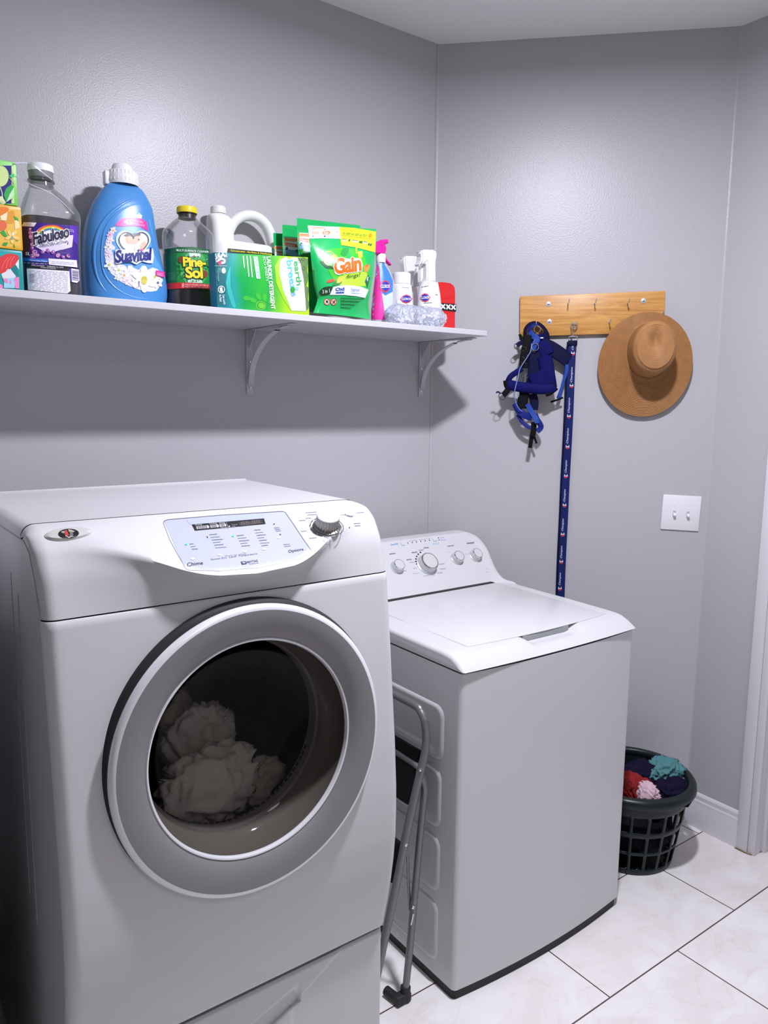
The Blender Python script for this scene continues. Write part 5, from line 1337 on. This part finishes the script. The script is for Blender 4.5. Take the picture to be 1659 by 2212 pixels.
a.build('cross_print', o)
# --- loose strip of clear wrap round the boxes and the purple bottle
bm = B(); yf = -.266
add_ribbon(bm, smooth_path([onY(30, 352, yf), onY(60, 351, -.262), onY(72, 356, -.255), onY(92, 372, -.252), onY(113, 388, -.246)], 4), .0035, .0006, (0, -1, .3))
add_ribbon(bm, smooth_path([onY(36, 378, yf), onY(52, 388, -.26), onY(68, 399, -.25), onY(115, 420, -.24), onY(160, 462, -.235)], 4), .0022, .0006, (0, -1, .3))
o = obj('plastic_wrap', bm, clear_mat('wrap_strip', (.9, .9, .92), .1, .8, 1.5, .45, (.75, .75, .80)), None, origin=onY(60, 360, yf))
tag(o, 'torn strip of clear plastic wrap stretched from the lime green box across the bottle neck', 'plastic wrap')
# ================================================================== hook board on the angled wall
def wbox(bm, u0, u1, z0, z1, o0, o1, bev=0.0, tilt=0.0, pivot=None):
    M = Matrix(((UB.x, -NB.x, 0, XB), (UB.y, -NB.y, 0, 0), (0, 0, 1, 0), (0, 0, 0, 1)))
    if tilt:
        pv = pivot or ((u0 + u1) / 2, (z0 + z1) / 2)
        T = Matrix.Translation((pv[0], 0, pv[1])); M = M @ T @ Matrix.Rotation(-tilt, 4, 'Y') @ T.inverted()
    return add_box(bm, u0, u1, -o1, -o0, z0, z1, bev, 2, M)
def wood():
    m = bpy.data.materials.new('oak_board'); m.use_nodes = True; nt = m.node_tree; b = nt.nodes['Principled BSDF']
    tc = nt.nodes.new('ShaderNodeTexCoord'); mp = nt.nodes.new('ShaderNodeMapping'); mp.inputs['Scale'].default_value = (5, 5, 60)
    dt = nt.nodes.new('ShaderNodeVectorMath'); dt.operation = 'DOT_PRODUCT'; dt.inputs[1].default_value = UB
    sp = nt.nodes.new('ShaderNodeSeparateXYZ'); cb = nt.nodes.new('ShaderNodeCombineXYZ')
    nt.links.new(tc.outputs['Object'], dt.inputs[0]); nt.links.new(tc.outputs['Object'], sp.inputs[0])
    nt.links.new(dt.outputs['Value'], cb.inputs['X']); nt.links.new(sp.outputs['Z'], cb.inputs['Z'])
    n = nt.nodes.new('ShaderNodeTexNoise'); n.inputs['Scale'].default_value = 1.0; n.inputs['Detail'].default_value = 5; n.inputs['Distortion'].default_value = 1.4
    r = nt.nodes.new('ShaderNodeValToRGB'); e = r.color_ramp.elements
    e[0].position = .30; e[0].color = (.47, .205, .042, 1); e[1].position = .62; e[1].color = (.66, .345, .095, 1)
    nt.links.new(cb.outputs[0], mp.inputs[0]); nt.links.new(mp.outputs[0], n.inputs['Vector']); nt.links.new(n.outputs['Fac'], r.inputs[0]); nt.links.new(r.outputs[0], b.inputs['Base Color'])
    b.inputs['Roughness'].default_value = .42
    return m
def uB(px, py, off=0.0):
    p = onB(px, py, off); d = p - Vector((XB, 0, 0)); return d.dot(UB), p.z
BT = .019                                            # board thickness
u0, z1_ = uB(1123.5, 640, BT); u1_, z1b = uB(1437.5, 628, BT); _, z0_ = uB(1121, 727, BT)
tl = math.atan2(z1b - z1_, u1_ - u0)
board = thing('hook_board', Bp((u0 + u1_) / 2, z0_, .01), 'wooden key board with metal hooks screwed to the grey wall', 'hook rack')
bm = B(); wbox(bm, u0, u1_, z0_, z1_, .0006, BT, .002, tl, (u0, z1_)); obj('board', bm, wood(), board, angle=30)
for px_, py_ in ((1185, 657), (1187, 695), (1390, 650)):
    c = onB(px_, py_, BT); w = obj('washer', lathe([(.0088, -.0002), (.0088, .0012), (.008, .0018), (.004, .0018)], c, 28, NB), mat('washer_zinc', (.72, .72, .74), .3, .5), board)
    obj('screw_head', lathe([(.0045, .0016), (.0042, .003), (.002, .0034), (.0018, .0022), (0, .0022)], c, 20, NB), mat('screw_grey', (.32, .33, .36), .35, .8), w)
def hook(px_, py_, L=.046, up=.012):
    c = onB(px_, py_, BT); bm = B()
    add_tube(bm, smooth_path([c - NB * .002, c + NB * (L * .55), c + NB * (L * .92) + Vector((0, 0, .0015)), c + NB * L + Vector((0, 0, up * .5)), c + NB * L + Vector((0, 0, up))], 5), .0017, 8)
    add_tube(bm, [c - NB * .0003, c + NB * .0012], .0036, 12)
    return obj('hook', bm, mat('hook_steel', (.62, .62, .64), .25, .8), board)
for q in ((1227, 656), (1284.5, 656), (1355, 655), (1316, 696), (1157, 704), (1238, 706)): hook(*q)
hook(1398, 694, .016, .006)
hook(1432, 676, .012, .005)

# ================================================================== straw hat
hu, hz = uB(1393, 789, .03); cu_, cz_ = uB(1404, 757, .05)
hat = thing('straw_hat', Bp(hu, hz, .03), 'tan straw sun hat with a wide brim hanging at the right of the hook board', 'hat')
STRAW = mat('straw', (.36, .165, .052), .6, var=.22, vscale=55, bump=.25, bscale=500, bdist=.001)
RX, RZ = .158, .178
def hat_pt(u, z, o): return Bp(u, z, o)
bm = B(); rings = []; N_ = 96
def brim_off(du, dz):
    s = .036 + .10 * dz + .35 * du * du * (1 if abs(du) > 0 else 0)
    return max(.0045, s - 1.3 * max(0, abs(du) - .05) ** 2)
steps = 150
for i in range(steps + 1):
    t = i / steps                                  # 0 = outer edge, 1 = foot of the crown
    rg = []
    for j in range(N_):
        a = 2 * math.pi * j / N_; c, s = math.cos(a), math.sin(a)
        ux = hu + (cu_ - hu) * t + c * (RX + (.0765 - RX) * t); zz_ = hz + (cz_ - hz) * t + s * (RZ + (.0930 - RZ) * t)
        o_ = brim_off(ux - hu, zz_ - hz) + .0011 * math.sin(i * 2 * math.pi / 6) + .006 * smoothstep(.85, 1, t)
        if i == 0: o_ -= .002
        rg.append(hat_pt(ux, zz_, o_))
    rings.append(rg)
foot = [brim_off((cu_ + math.cos(2 * math.pi * j / N_) * .0765) - hu, (cz_ + math.sin(2 * math.pi * j / N_) * .093) - hz) + .006 for j in range(N_)]
CH = .112; TZ = .006
prof = [(i / 44, ) for i in range(1, 45)]
for i in range(1, 61):
    t = i / 60; rg = []
    for j in range(N_):
        a = 2 * math.pi * j / N_; c, s = math.cos(a), math.sin(a)
        k = 1 - .09 * t
        if t > .75: k *= 1 - .15 * smoothstep(.75, 1.0, t) ** 1.5
        o_ = foot[j] + (CH + .042 - foot[j]) * (1 - (1 - t) ** 1.15) + .0007 * math.sin(i * 2 * math.pi / 4)
        rg.append(hat_pt(cu_ + c * .0765 * k, cz_ + TZ * t + s * .093 * k, o_))
    rings.append(rg)
for i in range(1, 61):                               # crown top with its teardrop dent
    t = i / 60; rg = []
    for j in range(N_):
        a = 2 * math.pi * j / N_; c, s = math.cos(a), math.sin(a); k = (1 - .09) * (1 - .15) * (1 - t)
        uu, vv = c * .0765 * k, s * .093 * k
        dent = .022 * math.exp(-(uu / .020) ** 2 - ((vv - .018) / .034) ** 2)
        o_ = CH + .042 + .005 * (1 - (1 - t) ** 2) - dent + .0006 * math.sin(i * 2 * math.pi / 4)
        rg.append(hat_pt(cu_ + uu, cz_ + TZ + vv, o_))
    rings.append(rg)
nb = steps + 1
bm = B(); add_rings(bm, rings[:nb], False, False)
sol = bm
brim = obj('brim', bm, STRAW, hat, angle=180)
md = brim.modifiers.new('thickness', 'SOLIDIFY'); md.thickness = .0022; md.offset = 0
bm = B(); add_rings(bm, rings[nb - 1:], False, True); obj('crown', bm, STRAW, hat, angle=180)

# ================================================================== dog leash with printed webbing
NAVY = mat('leash_navy', (.008, .016, .085), .55, spec=.2, var=.35, vscale=26); ROYAL = mat('webbing_royal', (.008, .016, .17), .55, spec=.2, bump=.2, bscale=600, bdist=.0006)
NAVYD = mat('webbing_dark_navy', (.004, .005, .034), .6, spec=.12, bump=.2, bscale=600, bdist=.0006); BLK = mat('webbing_black', (.003, .003, .005), .6, spec=.12); LTB = mat('cord_light_blue', (.16, .26, .55), .45); BRB = mat('webbing_bright', (.022, .065, .33), .45, spec=.3)
PADB = mat('padding_blue', (.004, .005, .085), .75, spec=.12, bump=.3, bscale=240, bdist=.001)
lo = .030
leash = thing('dog_leash', onB(1237, 720, lo), 'blue printed dog leash hanging straight down from a chrome clip on the hook board', 'leash')
lp = [onB(x, y, o) for x, y, o in ((1237, 738, lo), (1234, 800, lo - .003), (1231, 880, lo - .008), (1227, 960, lo - .012), (1222.5, 1040, lo - .016), (1219, 1120, lo - .019), (1215, 1200, lo - .02), (1212, 1282, lo - .021), (1208, 1400, lo - .021))]
bm = B(); add_ribbon(bm, smooth_path(lp, 6), .0265, .0022, NB, pw=8, seg=16); a = Art(bm, .0004, 9, (1100, 1080), 7.54)
lb = obj('webbing', bm, mat('leash_blue', (.006, .014, .105), .55, spec=.2, var=.45, vscale=22), leash, angle=40)
a.org, a.sc = (0, 0), 1.0
def mark(y, L, x):
    dx = -.042
    f = lambda t: x - dx * -1 * 0 - (t - y) * .042
    a.text('Champion', (f(y - 9) + 2.0, y - 11), (f(y - L) + 2.0, y - L), (f(y - 9) - 3.2, y - 11), '#c9cde6', 2, .01, .35)
    cx = f(y - 4) - .2
    a.ell(cx, y - 4, 3.9, 5.2, '#d5d7e6', 2); a.poly([(cx - 3.5, y - 3), (cx + 3.5, y - 3), (cx + 2.6, y), (cx, y + 1.2), (cx - 2.6, y)], '#c12a36', 3); a.poly([(cx - 2.3, y - 9.5), (cx + 2.4, y - 9.5), (cx + 2.2, y - 5), (cx - 2.1, y - 5)], '#16205a', 3)
for y, x in ((767, 1237.5), (837, 1234.5), (903, 1229), (969, 1226), (1032, 1222.5), (1095, 1219.5), (1158, 1215.5), (1217, 1212.5), (1275, 1209.5)): mark(y, 44 if y < 1000 else 38, x + 0.0)
a.build('webbing_print', lb)
bm = B(); add_ribbon(bm, smooth_path([p + UB * -.006 - NB * .006 for p in lp], 6), .027, .0022, NB, pw=8, seg=16); obj('webbing_fold', bm, NAVYD, leash)
bm = B(); q = onB(1237, 741, lo); add_box(bm, -.016, .016, -.005, .005, -.009, .009, .002, M=Matrix.Translation(q) @ Matrix(((UB.x, NB.x, 0, 0), (UB.y, NB.y, 0, 0), (0, 0, 1, 0), (0, 0, 0, 1)))); obj('stitched_end', bm, NAVYD, leash)
bm = B(); cl = lambda x, y, d=0.0: onB(x, y, lo + d)
add_tube(bm, [cl(1228.5, 736), cl(1229, 727.5), cl(1237, 726), cl(1247, 727), cl(1247, 735)], .0021, 8)
add_tube(bm, smooth_path([cl(1236.5, 726), cl(1236, 715), cl(1236.5, 710)], 4), .0030, 10)
add_tube(bm, smooth_path([cl(1236.5, 712), cl(1234, 704), cl(1236, 698.5), cl(1242, 697), cl(1247, 700), cl(1246, 707), cl(1241.5, 712)], 5), .0022, 8)
add_tube(bm, [cl(1236, 712, .003), cl(1242, 705, .003)], .0018, 8)
obj('snap_clip', bm, CHROME, leash)

# ================================================================== dog harness, a bundle of straps
har = thing('dog_harness', onB(1157, 712, .03), 'bundle of navy blue dog harness straps hanging from the left end of the hook board', 'dog harness')
def S(name, pts, w, th, m, off, twist=None, pw=4.0, z=0):
    """pts in the detail frame of the harness photograph; off may be a list"""
    n_ = len(pts); P_ = []
    for i, (x, y) in enumerate(pts):
        o_ = off if not isinstance(off, (list, tuple)) else off[0] + (off[1] - off[0]) * i / (n_ - 1)
        P_.append(onB(1060 + x / 6.91, 680 + y / 6.91, o_))
    bm = B(); add_ribbon(bm, smooth_path(P_, 6), w, th, NB, twist, pw, 14)
    return obj(name, bm, m, har, angle=60)
S('loop_strap', [(520, 330), (515, 220), (580, 140), (680, 120), (780, 185), (845, 290), (850, 390)], .016, .004, NAVYD, .045, (1.0, .6))
S('loop_strap', [(590, 420), (575, 300), (590, 200), (640, 150), (700, 160)], .015, .003, ROYAL, .052, (.9, .5))
S('loop_strap', [(580, 250), (625, 310), (690, 360), (660, 440), (630, 520)], .021, .003, BRB, .062, (-.6, .5))
S('back_pad', [(690, 300), (720, 420), (800, 520), (840, 600)], .055, .020, PADB, .045, None, 3)
S('side_strap', [(760, 440), (900, 500), (1040, 590), (1160, 680)], .050, .008, NAVYD, (.050, .034), (0, .2))
S('chest_strap', [(555, 300), (530, 480), (500, 640), (490, 800)], .030, .006, BLK, .060)
S('chest_strap', [(660, 560), (650, 760), (640, 950), (610, 1050)], .044, .010, NAVYD, .052, None, 3)
S('padded_strap', [(800, 620), (830, 760), (850, 900), (870, 1020), (880, 1100)], .052, .022, PADB, .055, None, 2.6)
S('padded_strap', [(250, 1040), (420, 1075), (600, 1095), (760, 1110), (900, 1100), (950, 1060)], .036, .026, PADB, .075, None, 2.4)
S('padded_strap', [(240, 1050), (290, 930), (380, 860), (470, 800)], .020, .016, PADB, .070, None, 2.6)
S('padded_strap', [(660, 860), (700, 960), (730, 1060)], .060, .018, PADB, .060, None, 2.6)
S('strap_end', [(900, 1040), (945, 1080), (900, 1160), (820, 1190)], .016, .020, BLK, .074, None, 3)
S('strap_end', [(232, 980), (240, 1040), (262, 1090)], .022, .024, BLK, .074, None, 3)
S('buckle_strap', [(520, 1120), (480, 1260), (470, 1400)], .036, .014, BLK, .062, None, 4)
S('lower_strap', [(620, 1180), (650, 1300), (640, 1420)], .030, .008, NAVYD, .052)
S('lower_strap', [(370, 1320), (430, 1440), (520, 1500), (620, 1530)], .026, .004, ROYAL, .066, (.3, -.2))
S('lower_strap', [(400, 1490), (470, 1600), (560, 1670), (620, 1690)], .014, .004, ROYAL, .058, (.4, .1))
S('lower_strap', [(545, 1330), (610, 1450), (680, 1560), (690, 1620)], .018, .003, BRB, .072, (-.3, .5))
S('lower_strap', [(660, 1480), (690, 1560), (740, 1640), (745, 1690), (690, 1745)], .020, .004, ROYAL, .060, (.2, -.5))
S('strap_clip', [(645, 1600), (640, 1720), (620, 1820)], .020, .012, BLK, .056)
S('strap_clip', [(625, 1780), (605, 1870), (585, 1985)], .014, .008, BLK, .052)
S('strap_clip', [(650, 1820), (685, 1920)], .008, .006, BLK, .052)
S('tail_strap', [(1140, 740), (1130, 860), (1080, 1010), (1050, 1130), (1020, 1250)], .012, .002, BRB, .036, (.2, .6))
S('tail_strap', [(1120, 760), (1100, 920), (1060, 1080), (1000, 1250)], .010, .002, ROYAL, .034, (.4, .2))
S('strap_tip', [(895, 1302), (980, 1275), (1080, 1235)], .007, .004, BLK, .038)
S('ring_strap', [(500, 400), (430, 430), (390, 460)], .016, .004, NAVYD, .060)
S('ring_strap', [(500, 340), (470, 380), (450, 330), (430, 290)], .010, .004, BLK, .056)
S('ring_strap', [(270, 1100), (215, 1170), (180, 1200)], .020, .004, BLK, .085)
S('ring_strap', [(150, 1180), (110, 1150), (80, 1165)], .006, .003, NAVY, .085)
S('stitched_label', [(740, 345), (785, 345)], .004, .002, ink('#d8d8dc'), .064)
bm = B(); P_ = [onB(1060 + x / 6.91, 680 + y / 6.91, o_) for x, y, o_ in ((610, 430, .070), (600, 530, .074), (560, 610, .078), (440, 800, .084), (410, 930, .09), (370, 1080, .096), (358, 1180, .098), (375, 1310, .092), (430, 1410, .082), (470, 1440, .072))]
add_tube(bm, smooth_path(P_, 8), .0016, 8); obj('thin_cord', bm, LTB, har)
def ring(x, y, R, o_, m=CHROME, sq=1.0, t=.0013):
    bm = B(); add_ring_torus(bm, onB(1060 + x / 6.91, 680 + y / 6.91, o_), (NB + UB * .35).normalized(), R, t, 24, 8, sq); obj('metal_ring', bm, m, har)
ring(390, 470, .0095, .062, mat('ring_dark', (.10, .10, .11), .3, .8)); ring(172, 1215, .0125, .087, mat('ring_dark', (.10, .10, .11), .3, .8)); ring(665, 480, .0125, .068); ring(695, 215, .012, .058)
rnd = random.Random(3)
bm = B()
for k in range(26):
    x, y = (rnd.uniform(460, 560), rnd.uniform(470, 760)) if k < 13 else (rnd.uniform(400, 560), rnd.uniform(870, 1010))
    c = onB(1060 + x / 6.91, 680 + y / 6.91, .066 if k < 13 else .070); bmesh.ops.create_icosphere(bm, subdivisions=1, radius=.0016, matrix=Matrix.Translation(c))
tag(obj('metal_stud', bm, CHROME, har), kind='stuff')
bm = B()
for y in (1180, 1205): add_ring_torus(bm, onB(1060 + 412 / 6.91, 680 + y / 6.91, .074), NB, .0035, .0009, 14, 6)
obj('wire_link', bm, CHROME, har)

# ================================================================== light switch
lw = thing('light_switch', Bp(*[(a + b) / 2 for a, b in zip(uB(1432, 1069), uB(1508, 1147))], .002), 'white double toggle light switch plate on the grey wall', 'light switch')
ua, za = uB(1432, 1069, .005); ub, zb = uB(1510, 1147, .005)
tls = math.radians(-1.6)
bm = B(); wbox(bm, ua, ub, zb, za, .0004, .0062, .0028, tls); obj('plate', bm, mat('switch_white', (.80, .80, .82), .35), lw, angle=40)
for px_, py_ in ((1456.5, 1110), (1486, 1112)):
    u_, z_ = uB(px_, py_, .006)
    bm = B(); wbox(bm, u_ - .005, u_ + .005, z_ - .012, z_ + .012, .0055, .0066, .0005, tls); s_ = obj('toggle_slot', bm, mat('slot_grey', (.45, .45, .47), .5), lw)
    bm = B(); c = Bp(u_, z_, .006); M = Matrix.Translation(c) @ Matrix(((UB.x, NB.x, 0, 0), (UB.y, NB.y, 0, 0), (0, 0, 1, 0), (0, 0, 0, 1))) @ Matrix.Rotation(math.radians(-28), 4, 'X')
    add_box(bm, -.0042, .0042, -.002, .014, -.0045, .0045, .0015, M=M); obj('toggle', bm, mat('switch_white', (.80, .80, .82), .35), s_)
    for dz in (.030, -.030): obj('plate_screw', lathe([(.003, 0), (.0026, .0008), (0, .001)], Bp(u_, z_ + dz, .0061), 14, NB), mat('switch_white', (.80, .80, .82), .35), lw)

# ================================================================== laundry basket
BX, BY, BRB_, BRT, BH = 2.680, -.697, .146, .192, .289
GREEN = mat('basket_green', (.005, .012, .013), .35, spec=.35, var=.2, vscale=10)
bas = thing('laundry_basket', (BX, BY, 0), 'dark green round plastic laundry basket full of clothes, on the floor right of the washer', 'basket')
bm = B(); NA, NZ = 100, 30
def bas_r(z): return BRB_ + (BRT - BRB_) * (z / BH) ** .9
g = []
for j in range(NZ + 1):
    z = BH * j / NZ; g.append([bm.verts.new((BX + bas_r(z) * math.cos(2 * math.pi * i / NA), BY + bas_r(z) * math.sin(2 * math.pi * i / NA), .002 + z)) for i in range(NA)])
for j in range(NZ):
    for i in range(NA):
        band = j < 2 or j >= NZ - 7 or j in (8, 15, 16)
        rib = (i % 5) == 0
        if j >= NZ - 5 and j < NZ - 1 and ((i % 50) in range(38, 49)): continue        # hand holes
        if band or rib: bm.faces.new((g[j][i], g[j][(i + 1) % NA], g[j + 1][(i + 1) % NA], g[j + 1][i]))
bm.faces.new(list(reversed(g[0])))
bo = obj('lattice', bm, GREEN, bas, angle=60)
md = bo.modifiers.new('thickness', 'SOLIDIFY'); md.thickness = .0045; md.offset = 0
bm = B(); rr0 = bas_r(BH)
lathe([(rr0 - .004, BH - .022), (rr0 + .016, BH - .030), (rr0 + .0215, BH - .024), (rr0 + .020, BH - .006), (rr0 + .012, BH + .004), (rr0, BH + .006), (rr0 - .008, BH + .001), (rr0 - .008, BH - .016), (rr0 - .004, BH - .022)], (BX, BY, .002), 96, bm=bm)
obj('rim', bm, GREEN, bas, angle=70)
for k in range(9):
    a_ = math.radians(200 + k * 15); bm = B(); bmesh.ops.create_icosphere(bm, subdivisions=2, radius=.011, matrix=Matrix.Translation((BX + BRB_ * .93 * math.cos(a_), BY + BRB_ * .93 * math.sin(a_), .0105)))
    obj('foot_bump', bm, GREEN, bas)
NAVYC = mat('navy_cloth', (.009, .007, .025), .9, spec=.1, var=.3, vscale=30, bump=.3, bscale=300); TEAL = mat('teal_cloth', (.075, .225, .235), .9, var=.12, vscale=30, bump=.3, bscale=300)
REDC = mat('red_cloth', (.25, .006, .008), .9, var=.35, vscale=24, bump=.3, bscale=300); PINKW = mat('pale_pink_cloth', (.62, .44, .50), .9, var=.15, vscale=30)
DKC = mat('dark_cloth', (.006, .007, .010), .9, spec=.1)
laundry('dark_clothes', (BX, BY, .128), (.132, .132, .100), 21, DKC, 'dark heap of clothes filling the lower part of the green laundry basket', 'clothes', None, .12, 1.6)
def at_z(px_, py_, z): return onZ(px_, py_, z)
c = at_z(1385, 1668, .285); laundry('navy_shirt', (c.x, c.y, .268), (.060, .060, .045), 31, NAVYC, 'dark navy garment at the back of the basket, left of the teal cloth', 'clothes', None, .25, 1.8)
c = at_z(1434, 1657, .30); laundry('teal_towel', (c.x, c.y, .288), (.062, .045, .034), 5, TEAL, 'teal crumpled cloth on top in the green laundry basket', 'clothes', None, .42, 2.4)
c = at_z(1375, 1692, .29); laundry('red_shirt', (c.x, c.y, .268), (.040, .052, .044), 42, REDC, 'red patterned garment in the basket beside the washer', 'clothes', None, .3, 2.2)
c = at_z(1397, 1706, .29); laundry('pink_cloth', (c.x, c.y, .273), (.024, .040, .034), 17, PINKW, 'pale pink and white cloth at the front of the laundry basket', 'clothes', None, .35, 2.4)
c = at_z(1452, 1700, .28); laundry('navy_trousers', (c.x, c.y, .260), (.068, .055, .040), 27, NAVYC, 'dark navy garment at the front right of the basket, below the teal cloth', 'clothes', None, .3, 2.2)
